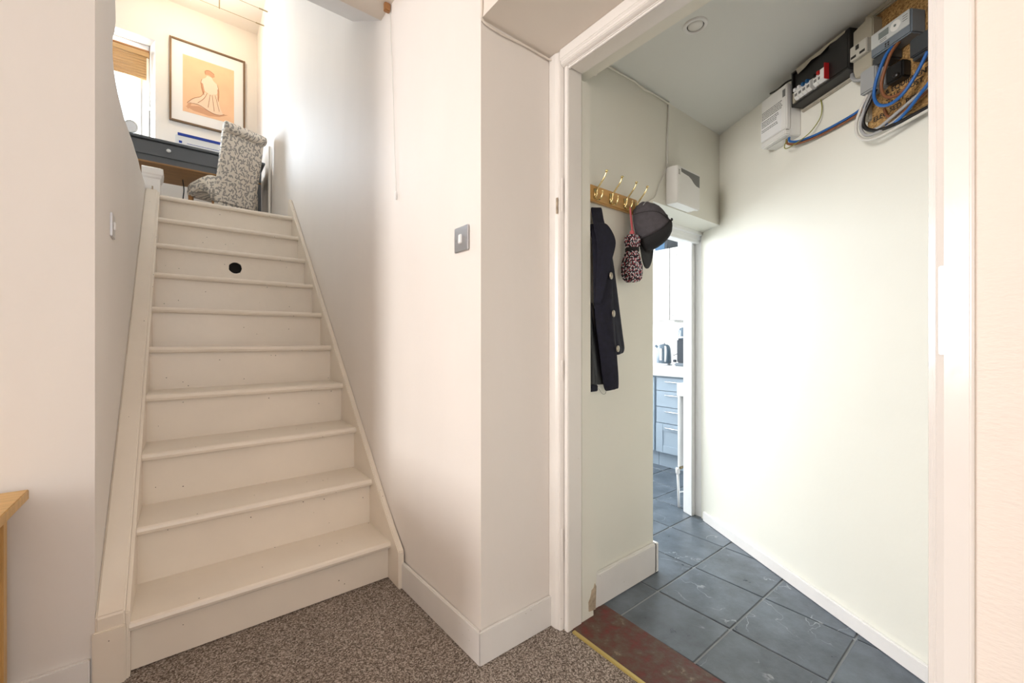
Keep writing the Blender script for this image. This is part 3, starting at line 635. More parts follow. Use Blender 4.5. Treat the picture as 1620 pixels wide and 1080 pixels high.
# visor
b = B(); R = []
for i in range(15):
    a = -1.12+2.24*i/14; row = []
    for j in range(6):
        f = j/5; base = cap_pt(a, 0.02); out = 0.066*math.cos(a*0.95)**0.7*f
        row.append(b.verts.new(base+dn*out*0.97-ax*(0.012*f-0.018*f*(a/1.12)**2*1.0)+ax*0.0))
    R.append(row)
for i in range(14):
    for j in range(5): b.faces.new((R[i][j], R[i+1][j], R[i+1][j+1], R[i][j+1]))
o = obj('visor', b, m_capblack, cp, True); s = o.modifiers.new('thick','SOLIDIFY'); s.thickness = 0.0035
b = B(); tube(b, [cap_pt(PI-0.62+1.24*i/8, 0.0, 0.985)-ax*0.002 for i in range(9)], 0.004, 6); obj('back_strap', b, m_capgrey, cp)
b = B(); tube(b, [cap_pt(PI-0.60+1.2*i/8, 0.36, 1.01) for i in range(9)], 0.0016, 5); obj('strap_stitching', b, m_greycab, cp)

# wall control box over the opening
ab = thing('control_box', 'white control panel box with a dark wave mark above the kitchen opening', 'control box', (1.785, 1.04, 1.60))
b = B(); box(b, 1.700, 1.886, 0.998, 1.04, 1.606, 1.772, 0.003); obj('back_case', b, m_wplastic, ab)
b = B(); box(b, 1.692, 1.884, 0.978, 1.000, 1.602, 1.766, 0.003); lid = obj('front_cover', b, m_wplastic, ab)
b = B(); xz(b, [(1.720,1.757),(1.880,1.757),(1.880,1.704),(1.852,1.706),(1.830,1.714),(1.808,1.728),(1.785,1.736),(1.745,1.739),(1.722,1.742)], 0.9775, 0.9785); obj('wave_mark', b, m_inkgrey, lid)
b = B(); 
for k in range(4): box(b, 1.699, 1.712, 0.9775, 0.9785, 1.727+k*0.006, 1.730+k*0.006)
obj('small_print', b, m_inkgrey, lid)['kind'] = 'stuff'

cable('alarm_cable', 'white wiring dropping from the hall ceiling to the control box', [(1.716,1.036,2.072),(1.713,1.036,1.98),(1.705,1.036,1.90),(1.706,1.036,1.80),(1.705,1.035,1.765),(1.714,1.028,1.768)], 0.0034, m_whitecab)
cable('alarm_cable', 'thin loose wire trailing from the control box down to the coat rail', [(1.704,1.036,1.79),(1.68,1.036,1.74),(1.64,1.036,1.68),(1.612,1.037,1.625),(1.575,1.037,1.60),(1.53,1.037,1.575)], 0.0018, m_whitecab)
cable('surface_cable', 'cream cable running along the hall ceiling edge above the coat rail', [(1.20,1.034,2.055),(1.36,1.033,2.058),(1.45,1.032,2.062),(1.53,1.033,2.055),(1.60,1.033,2.062),(1.715,1.034,2.062)], 0.0035, m_hall)
b = B(); box(b, 1.150, 1.172, 0.986, 0.998, 1.955, 1.972, 0.001); tag(obj('cable_clip', b, m_gloss), 'small painted cable clip at the top of the door reveal', 'clip')

# recessed ceiling spot (unlit)
sp = thing('ceiling_spot', 'small round recessed spotlight in the hall ceiling', 'spotlight', (1.37, 0.727, 2.072))
b = B(); n = 32; prof = [(0.040,0.0),(0.039,-0.003),(0.036,-0.005),(0.028,-0.005),(0.027,-0.002),(0.027,0.0)]
rg = [[b.verts.new((1.37+r*math.cos(2*PI*k/n), 0.727+r*math.sin(2*PI*k/n), 2.0722+h)) for k in range(n)] for r, h in prof]
for i in range(len(rg)-1):
    for k in range(n): b.faces.new((rg[i][k], rg[i][(k+1)%n], rg[i+1][(k+1)%n], rg[i+1][k]))
obj('bezel', b, m_white, sp, True)
b = B(); lathe(b, [(0.0245,0.0),(0.0245,0.002),(0.018,0.004),(0.008,0.0055)], (1.37,0.727,2.0715), (0,0,-1), 28); obj('lens', b, m_wplastic, sp, True)
b = B(); lathe(b, [(0.0272,0.0),(0.0272,0.0006)], (1.37,0.727,2.0717), (0,0,-1), 28); obj('shadow_gap', b, m_dark, sp)

# ---- electrics on the slanted wall
cb = thing('chipboard_panel', 'stencilled chipboard backboard behind the electricity meter', 'backboard', W(0.0,0,1.69))
b = B(); prism(b, [W(t,0.0,z) for t, z in ((0.160,2.066),(-0.25,2.066),(-0.25,1.675),(0.165,1.690))], (WN.x*0.016, WN.y*0.016, 0)); obj('board', b, m_chip, cb)
b = B(); wbox(b, 0.150, 0.166, 0.0, 0.028, 1.72, 2.068, 0.003); obj('edge_batten', b, m_flake, cb)
b = B(); wbox(b, -0.20, 0.160, 0.0, 0.026, 2.050, 2.070, 0.004); obj('top_batten', b, m_flake, cb)
ux = -WD.to_3d(); uz = Vector((0,0,1))
for i, (s, t0, z0) in enumerate((('& EQUIPMENT', 0.108, 1.778), ('SALE  MUST', 0.106, 1.757), ('M. BY', 0.100, 1.737), ('SED  PER', 0.094, 1.717))):
    link('lettering', text_mesh(s, 0.0205, W(t0, 0.0166, z0), ux, uz, 0.0003, 0.0004), m_ink, cb)
link('lettering', text_mesh('ELEC', 0.0205, W(0.146, 0.0166, 1.712), ux, uz, 0.0003, 0.0004), m_ink, cb)

wb = thing('isolator_box', 'white switch enclosure covered in printed instructions next to the black fuse box', 'electrical box', W(0.515,0,1.815))
b = B(); wbox(b, 0.452, 0.585, 0.0, 0.048, 1.818, 2.022, 0.003); obj('back_case', b, m_wplastic, wb)
b = B(); wbox(b, 0.450, 0.587, 0.046, 0.066, 1.842, 2.022, 0.003); fc = obj('front_cover', b, m_wplastic, wb)
b = B(); wbox(b, 0.452, 0.587, 0.046, 0.070, 1.818, 1.840, 0.004); obj('lower_lip', b, m_wplastic, wb)
b = B(); wbox(b, 0.478, 0.587, 0.064, 0.069, 1.846, 1.935, 0.002); obj('raised_label_panel', b, m_white, wb)
b = B()
for k in range(13):
    z0 = 1.965-k*0.0068; pp = 0.0662 if z0 > 1.937 else 0.0692
    if k in (5, 10): continue
    ln = random.uniform(0.75, 1.0); t0 = 0.582 if pp < 0.067 else 0.58; t1 = t0-(0.125 if pp < 0.067 else 0.095)*ln
    tt = t0
    while tt > t1:
        wl_ = random.uniform(0.004, 0.011); wbox(b, tt-wl_, tt, pp-0.0003, pp+0.0003, z0, z0+0.0032); tt -= wl_+0.0022
obj('printed_instructions', b, m_inkgrey, wb)['kind'] = 'stuff'
b = B(); wbox(b, 0.456, 0.470, 0.0655, 0.0668, 1.975, 2.004); wbox(b, 0.4585, 0.4675, 0.0660, 0.0672, 1.979, 2.000); obj('rating_window', b, m_inkgrey, fc)

bu = thing('fuse_box', 'black enamel fuse box with a row of white circuit breakers under the hall ceiling', 'fuse box', W(0.31,0,1.915))
b = B()
wbox(b, 0.190, 0.432, 0.0, 0.022, 1.918, 2.048); wbox(b, 0.190, 0.432, 0.0, 0.060, 1.914, 1.922, 0.001); wbox(b, 0.190, 0.432, 0.0, 0.060, 2.042, 2.050, 0.001)
wbox(b, 0.426, 0.433, 0.0, 0.060, 1.914, 2.050, 0.001); wbox(b, 0.188, 0.195, 0.0, 0.060, 1.914, 2.050, 0.001); obj('case', b, m_black, bu)
b = B(); wbox(b, 0.2655, 0.425, 0.020, 0.050, 1.976, 2.041); wbox(b, 0.196, 0.2655, 0.020, 0.060, 1.923, 2.041); obj('front_plate', b, m_black, bu)
b = B(); prism(b, [W(t,0.0605,z) for t, z in ((0.410,2.051),(0.200,2.051),(0.205,2.043),(0.235,2.040),(0.262,2.044),(0.30,2.034),(0.34,2.040),(0.365,2.030),(0.40,2.026),(0.405,2.040))], (WN.x*0.001, WN.y*0.001, 0)); obj('paint_flakes', b, m_flake, bu)
b = B(); wbox(b, 0.18, 0.44, 0.0, 0.010, 1.902, 1.916, 0.003); obj('mortar_line', b, m_flake, bu)
b = B(); wbox(b, 0.412, 0.425, 0.030, 0.062, 1.924, 1.965, 0.001); obj('blank_plate', b, m_beige, bu)
tg = [m_white, m_white, m_bluesw, m_bluesw, m_black, m_redsw]
for k in range(6):
    t1 = 0.408-k*0.0185-(0.012 if k > 3 else 0); b = B()
    prism(b, [W(t1, p, z) for p, z in ((0.022,1.928),(0.060,1.928),(0.070,1.936),(0.070,1.962),(0.052,1.974),(0.022,1.974))], tuple(-WD.to_3d()*0.0172)); br = obj('circuit_breaker', b, m_wplastic, bu)
    b = B(); wbox(b, t1-0.0135, t1-0.004, 0.060, 0.079, 1.957, 1.969, 0.001); obj('toggle', b, tg[k], br)
    b = B(); wbox(b, t1-0.0145, t1-0.003, 0.0698, 0.0706, 1.940, 1.950); obj('marking', b, m_inkgrey, br)
b = B(); prism(b, [W(0.2865, p, z) for p, z in ((0.022,1.926),(0.062,1.926),(0.076,1.934),(0.076,1.968),(0.056,1.980),(0.022,1.980))], tuple(-WD.to_3d()*0.017)); ms = obj('main_switch', b, m_wplastic, bu)
b = B(); wbox(b, 0.2660, 0.2692, 0.022, 0.078, 1.926, 1.982, 0.001); obj('red_end_cap', b, m_redsw, ms)

fu = thing('service_fuse', 'beige service cut-out with a translucent lower cover between fuse box and meter', 'service fuse', W(0.14,0,1.80))
b = B(); prism(b, [W(t,0.0,z) for t, z in ((0.186,2.030),(0.128,2.044),(0.118,2.03),(0.118,1.868),(0.128,1.855),(0.178,1.870),(0.186,1.90))], (WN.x*0.050, WN.y*0.050, 0)); bev_all(b, 0.003); obj('body', b, m_beige, fu)
b = B(); wbox(b, 0.124, 0.182, 0.048, 0.066, 1.925, 1.972, 0.002); fcx = obj('fuse_carrier', b, M('pale_bakelite', (0.56,0.54,0.47), 0.45), fu)
b = B(); wbox(b, 0.150, 0.160, 0.0655, 0.068, 1.952, 1.966); wbox(b, 0.160, 0.178, 0.0655, 0.0665, 1.931, 1.939); wbox(b, 0.130, 0.148, 0.0655, 0.0665, 1.931, 1.939); obj('markings', b, m_ink, fcx)['kind'] = 'stuff'
b = B(); wbox(b, 0.098, 0.150, 0.010, 0.064, 1.795, 1.870, 0.004); obj('lower_cover', b, m_clear, fu)
b = B(); wbox(b, 0.090, 0.115, 0.016, 0.04, 1.80, 1.862, 0.003); obj('cover_side', b, m_clear, fu)

me_ = thing('electricity_meter', 'grey electricity meter with a pale dial plate on the chipboard', 'meter', W(0.055,0,1.88))
b = B(); wbox(b, -0.008, 0.112, 0.016, 0.066, 1.890, 1.962, 0.004); obj('case', b, m_metergrey, me_)
b = B(); wbox(b, -0.004, 0.108, 0.0655, 0.0685, 1.915, 1.960, 0.001); fp_ = obj('face_plate', b, m_meterface, me_)
b = B(); wbox(b, 0.054, 0.084, 0.0682, 0.0690, 1.930, 1.950); obj('display', b, m_lcd, fp_)
b = B(); lathe(b, [(0.015,0.0),(0.0145,0.001),(0.006,0.0012),(0.0055,0.002)], W(0.034,0.0684,1.939), WN.to_3d(), 24); obj('dial', b, m_wplastic, fp_)
b = B(); lathe(b, [(0.004,0.0),(0.0035,0.001)], W(0.034,0.0700,1.939), WN.to_3d(), 14); obj('dial_centre', b, m_lcd, fp_)
b = B()
for k in range(3): wbox(b, 0.0, 0.014, 0.0682, 0.0688, 1.934+k*0.007, 1.936+k*0.007)
for k in range(2): wbox(b, 0.060, 0.080, 0.0682, 0.0688, 1.919+k*0.005, 1.921+k*0.005)
obj('face_print', b, m_inkgrey, fp_)['kind'] = 'stuff'
b = B(); 
for (t0, z0) in ((0.062,1.903),(0.054,1.903),(0.062,1.896),(0.054,1.896)): wbox(b, t0, t0+0.005, 0.0656, 0.0664, z0, z0+0.005)
obj('seal_marks', b, m_ink, me_)['kind'] = 'stuff'
b = B(); wbox(b, 0.054, 0.114, 0.016, 0.060, 1.858, 1.892, 0.005); obj('terminal_cover', b, m_ceramic, me_)

rb = thing('contactor_box', 'dark grey terminal box half hidden behind the door frame', 'electrical box', W(-0.05,0,1.80))
b = B(); wbox(b, -0.11, -0.002, 0.016, 0.066, 1.815, 1.868, 0.003); obj('case', b, m_ceramic, rb)
b = B(); wbox(b, -0.11, -0.004, 0.016, 0.058, 1.806, 1.818, 0.002); obj('cable_entry', b, m_ceramic, rb)
hb_ = thing('connector_block', 'black connector block on the chipboard below the meter', 'connector block', W(0.055,0,1.79))
b = B(); wbox(b, 0.030, 0.082, 0.016, 0.048, 1.788, 1.842, 0.005); obj('body', b, m_black, hb_)
b = B(); lathe(b, [(0.008,0),(0.008,0.012),(0.005,0.014)], W(0.045,0.046,1.798), WN.to_3d(), 14); obj('terminal_screw', b, m_blackcab, hb_)

def wc(name, label, tp, r, m, group=None): return cable(name, label, [W(*q) for q in tp], r, m, group)
wc('meter_cable', 'thick blue cable looping down from the meter in front of the stencilled board', [(0.052,0.055,1.892),(0.060,0.075,1.86),(0.080,0.082,1.80),(0.086,0.082,1.755),(0.072,0.080,1.722),(0.040,0.078,1.708),(0.005,0.074,1.722),(-0.025,0.066,1.765),(-0.045,0.06,1.808)], 0.0046, m_blue)
wc('meter_cable', 'brown cable looping down from the meter beside the blue one', [(0.034,0.055,1.892),(0.046,0.072,1.86),(0.066,0.076,1.80),(0.068,0.074,1.76),(0.052,0.070,1.735),(0.020,0.064,1.732),(-0.01,0.058,1.76),(-0.035,0.05,1.807)], 0.0046, m_brown)
wc('meter_cable', 'lower blue cable curving across the bottom of the chipboard', [(-0.075,0.045,1.812),(-0.06,0.055,1.74),(-0.02,0.055,1.70),(0.03,0.045,1.672),(0.075,0.034,1.665),(0.098,0.03,1.682)], 0.0046, m_blue)
wc('meter_cable', 'brown cable hidden behind the lower blue cable', [(-0.09,0.03,1.812),(-0.07,0.036,1.735),(-0.01,0.034,1.705),(0.05,0.028,1.69),(0.09,0.026,1.70),(0.10,0.03,1.73)], 0.0042, m_brown)
wc('service_cable', 'shiny black service cable bending under the service fuse', [(0.112,0.045,1.800),(0.128,0.050,1.765),(0.146,0.052,1.730),(0.148,0.050,1.700),(0.130,0.046,1.676),(0.095,0.042,1.662),(0.03,0.034,1.662),(-0.06,0.026,1.672),(-0.14,0.02,1.69)], 0.0058, m_blackcab)
wc('service_cable', 'white cable forming the outermost loop under the service fuse', [(0.140,0.045,1.797),(0.152,0.055,1.76),(0.166,0.058,1.715),(0.162,0.058,1.675),(0.138,0.054,1.648),(0.10,0.048,1.64),(0.04,0.036,1.65),(-0.04,0.026,1.662)], 0.0045, m_whitecab)
wc('service_cable', 'grey cable looping inside the black service cable', [(0.128,0.045,1.797),(0.142,0.056,1.745),(0.154,0.056,1.70),(0.140,0.052,1.665),(0.112,0.046,1.658),(0.07,0.038,1.668),(0.02,0.03,1.69)], 0.0045, m_greycab)
wc('service_cable', 'second grey cable lying across the lower chipboard edge', [(0.124,0.040,1.675),(0.10,0.044,1.672),(0.06,0.040,1.688),(0.01,0.032,1.712),(-0.05,0.026,1.735)], 0.0050, m_greycab)
wc('tail_cable', 'blue cable running along the wall from the white enclosure to the meter board', [(0.470,0.030,1.830),(0.474,0.034,1.812),(0.464,0.034,1.798),(0.430,0.026,1.785),(0.36,0.016,1.778),(0.27,0.014,1.775),(0.20,0.016,1.776),(0.165,0.024,1.785),(0.135,0.03,1.80)], 0.0044, m_blue)
wc('tail_cable', 'brown cable running just under the blue one along the wall', [(0.482,0.030,1.830),(0.486,0.034,1.806),(0.470,0.034,1.790),(0.430,0.026,1.776),(0.36,0.014,1.769),(0.27,0.012,1.766),(0.20,0.014,1.767),(0.165,0.02,1.775)], 0.0044, m_brown)
wc('earth_wire', 'thin green and yellow wire curving from the fuse box to the white enclosure', [(0.352,0.008,1.904),(0.345,0.010,1.865),(0.352,0.014,1.830),(0.385,0.024,1.795),(0.43,0.040,1.776),(0.470,0.046,1.772),(0.486,0.044,1.785),(0.484,0.038,1.806),(0.475,0.034,1.822)], 0.0018, m_earth)
wc('fuse_box_lead', 'grey lead bending out between the fuse box and the service fuse', [(0.215,0.02,1.912),(0.205,0.03,1.892),(0.186,0.036,1.872),(0.160,0.036,1.862),(0.135,0.03,1.862)], 0.0062, m_greycab)
wc('fuse_box_lead', 'thin black lead arching over the white enclosure to the ceiling', [(0.435,0.030,2.03),(0.47,0.040,2.044),(0.53,0.036,2.046),(0.585,0.020,2.064),(0.60,0.012,2.072)], 0.0038, m_blackcab)

# ================================================================== KITCHEN THINGS
bc = thing('base_cabinet', 'pale blue-grey kitchen drawer unit with four drawers', 'cabinet', (3.2, 1.6, 0))
b = B(); box(b, 2.957, 3.50, 1.385, 1.890, 0.118, 0.722); obj('body', b, m_kgrey, bc)
b = B(); box(b, 2.995, 3.01, 1.385, 1.890, 0.0, 0.118); obj('plinth', b, m_kgrey, bc)
for z0, z1 in ((0.606,0.706),(0.480,0.602),(0.354,0.476),(0.124,0.350)):
    b = B(); box(b, 2.938, 2.957, 1.388, 1.880, z0, z1, 0.002); dr = obj('drawer', b, m_kgrey, bc)
    if z1-z0 > 0.2:
        b = B()
        box(b, 2.932, 2.940, 1.448, 1.820, z0, z0+0.055, 0.002); box(b, 2.932, 2.940, 1.448, 1.820, z1-0.055, z1, 0.002); box(b, 2.932, 2.940, 1.820, 1.880, z0, z1, 0.002); box(b, 2.932, 2.940, 1.388, 1.448, z0, z1, 0.002)
        obj('raised_frame', b, m_kgrey, dr)
    zh = z1-0.028; b = B(); tube(b, [(2.937,1.790,zh),(2.912,1.790,zh),(2.912,1.610,zh),(2.937,1.610,zh)], 0.005, 8); obj('handle', b, m_chrome, dr, True)
b2 = thing('base_cabinet', 'plain blue-grey kitchen cabinet end left of the drawers', 'cabinet', (3.2, 2.1, 0))
b = B(); box(b, 2.957, 3.50, 1.893, 2.42, 0.118, 0.722); obj('body', b, m_kgrey, b2)
b = B(); box(b, 2.995, 3.01, 1.893, 2.42, 0.0, 0.118); obj('plinth', b, m_kgrey, b2)
b = B(); box(b, 2.936, 2.957, 1.897, 2.41, 0.124, 0.706, 0.002); obj('door', b, m_kgrey, b2)
b = B(); box(b, 2.905, 3.515, 1.385, 2.8, 0.722, 0.788, 0.006); tag(obj('worktop', b, m_worktop), 'white kitchen worktop above the blue-grey drawers', 'worktop')
def wallcab(label, y0, y1, knob_y):
    t = thing('wall_cabinet', label, 'cabinet', (3.36, (y0+y1)/2, 1.165), 'kitchen wall cabinets')
    b = B(); box(b, 3.215, 3.515, y0, y1, 1.165, 1.765); obj('body', b, m_kwhite, t)
    b = B(); box(b, 3.198, 3.213, y0+0.0025, y1-0.0025, 1.168, 1.768, 0.002); d = obj('door', b, m_kwhite, t)
    b = B(); e = 0.058
    box(b, 3.190, 3.200, y0+0.0025, y0+e, 1.168, 1.768, 0.002); box(b, 3.190, 3.200, y1-e, y1-0.0025, 1.168, 1.768, 0.002); box(b, 3.190, 3.200, y0+e, y1-e, 1.168, 1.168+e, 0.002); box(b, 3.190, 3.200, y0+e, y1-e, 1.768-e, 1.768, 0.002); obj('raised_frame', b, m_kwhite, d)
    b = B(); lathe(b, [(0.005,0),(0.005,0.010),(0.011,0.015),(0.012,0.020),(0.006,0.026)], (3.190, knob_y, 1.205), (-1,0,0), 16); obj('knob', b, m_white, d, True)
wallcab('white kitchen wall cabinet with the knob at the lower left', 1.46, 1.916, 1.888)
wallcab('white kitchen wall cabinet under the blue carton', 1.919, 2.38, 2.34)
b = B(); box(b, 3.24, 3.50, 1.90, 2.05, 1.150, 1.165, 0.003); tag(obj('cabinet_light', b, m_wplastic), 'small flat light fixed under the white kitchen wall cabinets', 'light')

kt = thing('kettle', 'slate grey dome kettle with a chrome base on the kitchen worktop', 'kettle', (3.2, 1.975, 0.788))
b = B(); lathe(b, [(0.066,0.788),(0.068,0.792),(0.068,0.800),(0.064,0.806)], (3.2,1.975,0), seg=32); obj('base', b, m_chrome, kt, True)
b = B(); lathe(b, [(0.060,0.806),(0.061,0.82),(0.060,0.86),(0.0575,0.90),(0.054,0.93),(0.047,0.950),(0.036,0.961),(0.016,0.966)], (3.2,1.975,0), seg=32); obj('body', b, m_kettle, kt, True)
b = B(); lathe(b, [(0.010,0.966),(0.009,0.972),(0.011,0.978),(0.004,0.982)], (3.2,1.975,0), seg=16); obj('lid_knob', b, m_chrome, kt, True)
b = B(); tube(b, [(3.155,1.935,0.945),(3.128,1.915,0.940),(3.120,1.908,0.90),(3.126,1.914,0.85),(3.150,1.932,0.822)], 0.008, 8, 5); obj('handle', b, m_chrome, kt, True)
b = B(); tube(b, [(3.2,2.025,0.93),(3.2,2.045,0.945),(3.2,2.055,0.952)], 0.011, 10, 3); obj('spout', b, m_kettle, kt, True)
b = B(); box(b, 3.136, 3.146, 1.955, 1.978, 0.83, 0.93, 0.003); obj('water_gauge', b, m_chrome, kt)
cf = thing('coffee_machine', 'tall dark coffee machine beside the kettle on the worktop', 'coffee machine', (3.2, 1.785, 0.788))
b = B(); box(b, 3.13, 3.29, 1.725, 1.842, 0.788, 0.815, 0.008); obj('base', b, m_metergrey, cf)
b = B(); box(b, 3.16, 3.28, 1.73, 1.838, 0.812, 1.01, 0.01); obj('tower', b, m_coffee, cf)
b = B(); lathe(b, [(0.052,1.008),(0.056,1.016),(0.056,1.05),(0.053,1.056),(0.053,1.075),(0.050,1.08),(0.044,1.096),(0.02,1.104)], (3.205,1.785,0), seg=28); obj('head', b, m_kettle, cf, True)
b = B(); lathe(b, [(0.0575,1.018),(0.0575,1.028)], (3.205,1.785,0), seg=28); obj('chrome_band', b, m_chrome, cf)
b = B(); lathe(b, [(0.012,0),(0.012,0.02)], (3.16,1.842,0.83), (0,1,0), 14); obj('dial', b, m_coffee, cf)
cable('kettle_lead', 'black lead between the kettle and the coffee machine', [(3.22,1.905,0.87),(3.25,1.88,0.885),(3.285,1.852,0.905)], 0.003, m_blackcab)
bx = thing('storage_carton', 'blue carton with a white mark on top of the white wall cabinet', 'carton', (3.34, 2.05, 1.768))
b = B(); box(b, 3.26, 3.44, 2.004, 2.10, 1.768, 1.935, 0.002); obj('carton', b, m_bluebox, bx)
b = B(); prism(b, [(3.2595,2.075,1.850),(3.2595,2.030,1.850),(3.2595,2.045,1.838),(3.2595,2.055,1.836)], (0.001,0,0)); obj('white_mark', b, m_white, bx)
b = B(); box(b, 3.255, 3.42, 1.975, 2.002, 1.768, 1.940, 0.002); tag(obj('black_folder', b, m_coffee), 'black upright folder beside the blue carton on the wall cabinet', 'folder')
b = B(); lathe(b, [(0.045,1.768),(0.050,1.775),(0.050,1.87),(0.046,1.885),(0.040,1.89)], (3.33,1.862,0), seg=24); tag(obj('storage_jar', b, m_wplastic, None, True), 'pale round jar on top of the white wall cabinet', 'jar')

rd = thing('radiator', 'white panel radiator end just inside the kitchen doorway', 'radiator', (2.55, 1.32, 0))
b = B(); box(b, 2.335, 2.86, 1.335, 1.352, 0.235, 0.735, 0.004); obj('panel', b, m_white, rd)
b = B(); box(b, 2.335, 2.86, 1.283, 1.298, 0.235, 0.735, 0.004); obj('panel', b, m_white, rd)
b = B(); box(b, 2.333, 2.862, 1.286, 1.349, 0.728, 0.742, 0.003); obj('top_grille', b, m_white, rd)
b = B(); box(b, 2.331, 2.337, 1.284, 1.354, 0.665, 0.740, 0.002); obj('end_cap', b, m_white, rd)
for k in range(12):
    b = B(); box(b, 2.36+k*0.04, 2.375+k*0.04, 1.350, 1.356, 0.27, 0.70, 0.002); obj('rib', b, m_white, rd)
b = B(); lathe(b, [(0.011,0.0),(0.013,0.006),(0.013,0.03),(0.009,0.036)], (2.325,1.343,0.235), (0,0,-1), 14); obj('valve', b, m_white, rd, True)
b = B(); tube(b, [(2.325,1.343,0.21),(2.327,1.340,0.12),(2.329,1.338,0.0)], 0.0075, 10); obj('pipe', b, m_white, rd, True)
b = B(); tube(b, [(2.329,1.338,0.09),(2.38,1.32,0.09)], 0.004, 8); obj('pipe_bracket', b, m_white, rd, True)
b = B(); lathe(b, [(0.008,0),(0.008,0.03)], (2.335,1.316,0.245), (-1,0,0), 12); obj('tail_nut', b, m_bronze, rd)

# ================================================================== UPSTAIRS THINGS
# framed drawing
pc = thing('framed_picture', 'bronze framed peach drawing of a seated figure seen from behind', 'picture', (0.226, 5.85, 3.40))
px0, px1, pz0, pz1, py = -0.120, 0.575, 3.385, 4.295, 5.85
b = B(); t = 0.020
box(b, px0, px0+t, py-0.03, py, pz0, pz1, 0.003); box(b, px1-t, px1, py-0.03, py, pz0, pz1, 0.003); box(b, px0+t, px1-t, py-0.0295, py, pz1-t, pz1, 0.003); box(b, px0+t, px1-t, py-0.0295, py, pz0, pz0+t, 0.003); obj('frame', b, m_frame, pc)
b = B(); box(b, px0+0.015, px1-0.015, py-0.014, py-0.002, pz0+0.015, pz1-0.015); mt = obj('mount', b, m_mount, pc)
ax0, ax1, az0, az1 = px0+0.115, px1-0.110, pz0+0.135, pz1-0.150
b = B(); box(b, ax0, ax1, py-0.0155, py-0.0138, az0, az1); obj('paper', b, m_paper, pc)
fig = thing_fig = None
def art(name, pts, m, lift):
    # pts in 0..1 of the sheet, x right, y up
    b = B(); y = py-0.0156-lift
    vs_ = [b.verts.new((ax0+(ax1-ax0)*x, y, az0+(az1-az0)*z)) for x, z in pts]; b.faces.new(vs_)
    ex = bmesh.ops.extrude_face_region(b, geom=b.faces[:]); bmesh.ops.translate(b, verts=[v for v in ex['geom'] if isinstance(v, bmesh.types.BMVert)], vec=(0,0.0004,0))
    bmesh.ops.triangulate(b, faces=[f for f in b.faces if len(f.verts) > 4]); return obj(name, b, m, pc)
def stroke(pts, r, m):
    b = B(); y = py-0.0172; tube(b, [(ax0+(ax1-ax0)*x, y, az0+(az1-az0)*z) for x, z in pts], r, 5, 4); return b
art('drawn_shadow', [(0.05,0.10),(0.30,0.16),(0.60,0.10),(0.88,0.14),(0.70,0.06),(0.50,0.03),(0.20,0.05)], m_sanguine2, 0.0000)
art('drawn_back', [(0.36,0.48),(0.34,0.58),(0.36,0.66),(0.43,0.70),(0.46,0.75),(0.55,0.74),(0.58,0.69),(0.66,0.64),(0.68,0.55),(0.65,0.46),(0.52,0.42)], m_chalk, 0.0006)
art('drawn_hair', [(0.43,0.76),(0.42,0.81),(0.46,0.845),(0.53,0.845),(0.60,0.81),(0.61,0.765),(0.56,0.735),(0.50,0.77)], m_sanguine2, 0.0010)
art('drawn_skirt', [(0.40,0.44),(0.52,0.42),(0.66,0.45),(0.68,0.36),(0.72,0.22),(0.78,0.12),(0.70,0.09),(0.58,0.10),(0.48,0.12),(0.32,0.18),(0.18,0.18),(0.08,0.16),(0.20,0.27),(0.34,0.34)], m_chalk2, 0.0008)
art('drawn_foot', [(0.07,0.09),(0.10,0.16),(0.16,0.17),(0.14,0.10),(0.10,0.06)], m_sanguine2, 0.0009)
art('drawn_arm', [(0.34,0.60),(0.38,0.58),(0.41,0.46),(0.40,0.38),(0.37,0.42),(0.345,0.50)], m_sanguine2, 0.0012)
art('drawn_arm', [(0.66,0.56),(0.69,0.55),(0.695,0.42),(0.68,0.33),(0.665,0.38),(0.665,0.48)], m_sanguine2, 0.0012)
for pts in ([(0.40,0.44),(0.34,0.34),(0.20,0.27),(0.08,0.16)], [(0.12,0.17),(0.30,0.18),(0.48,0.12),(0.60,0.09),(0.72,0.10),(0.80,0.13)], [(0.52,0.42),(0.50,0.30),(0.48,0.18)], [(0.56,0.42),(0.58,0.28),(0.60,0.14)], [(0.62,0.43),(0.66,0.30),(0.70,0.16)], [(0.46,0.43),(0.40,0.32),(0.28,0.21)], [(0.36,0.66),(0.34,0.58),(0.37,0.46),(0.40,0.38)], [(0.66,0.64),(0.69,0.52),(0.68,0.34)], [(0.43,0.76),(0.42,0.82),(0.50,0.85),(0.60,0.81)]):
    obj('drawn_line', stroke(pts, 0.0022, m_sanguine), m_sanguine, pc)

# bamboo blind
bl = thing('bamboo_blind', 'half-raised bamboo slat blind in the upstairs window', 'blind', (-0.72, 5.98, 3.80))
b = B(); box(b, -1.12, -0.290, 5.955, 5.985, 4.045, 4.100, 0.003); obj('valance', b, m_bamboo, bl)
b = B(); box(b, -1.12, -0.288, 5.950, 6.000, 4.098, 4.116, 0.002); obj('head_rail', b, m_legwood, bl)
b = B()
for k in range(17): box(b, -1.12, -0.312, 5.968+0.004*(k % 2), 5.982+0.004*(k % 2), 4.045-(k+1)*0.0142, 4.045-(k+1)*0.0142+0.0125)
o = obj('slats', b, m_bamboo, bl); o['kind'] = 'stuff'
for (x, z) in ((-0.285,3.48),(-0.300,3.60)):
    b = B(); tube(b, [(x,5.96,4.05),(x-0.003,5.955,z+0.03)], 0.0016, 6); obj('pull_cord', b, m_whitecab, bl)
    b = B(); lathe(b, [(0.003,0.03),(0.008,0.02),(0.009,0.0),(0.004,-0.004)], (x-0.003,5.955,z), seg=12); obj('cord_weight', b, m_wplastic, bl)

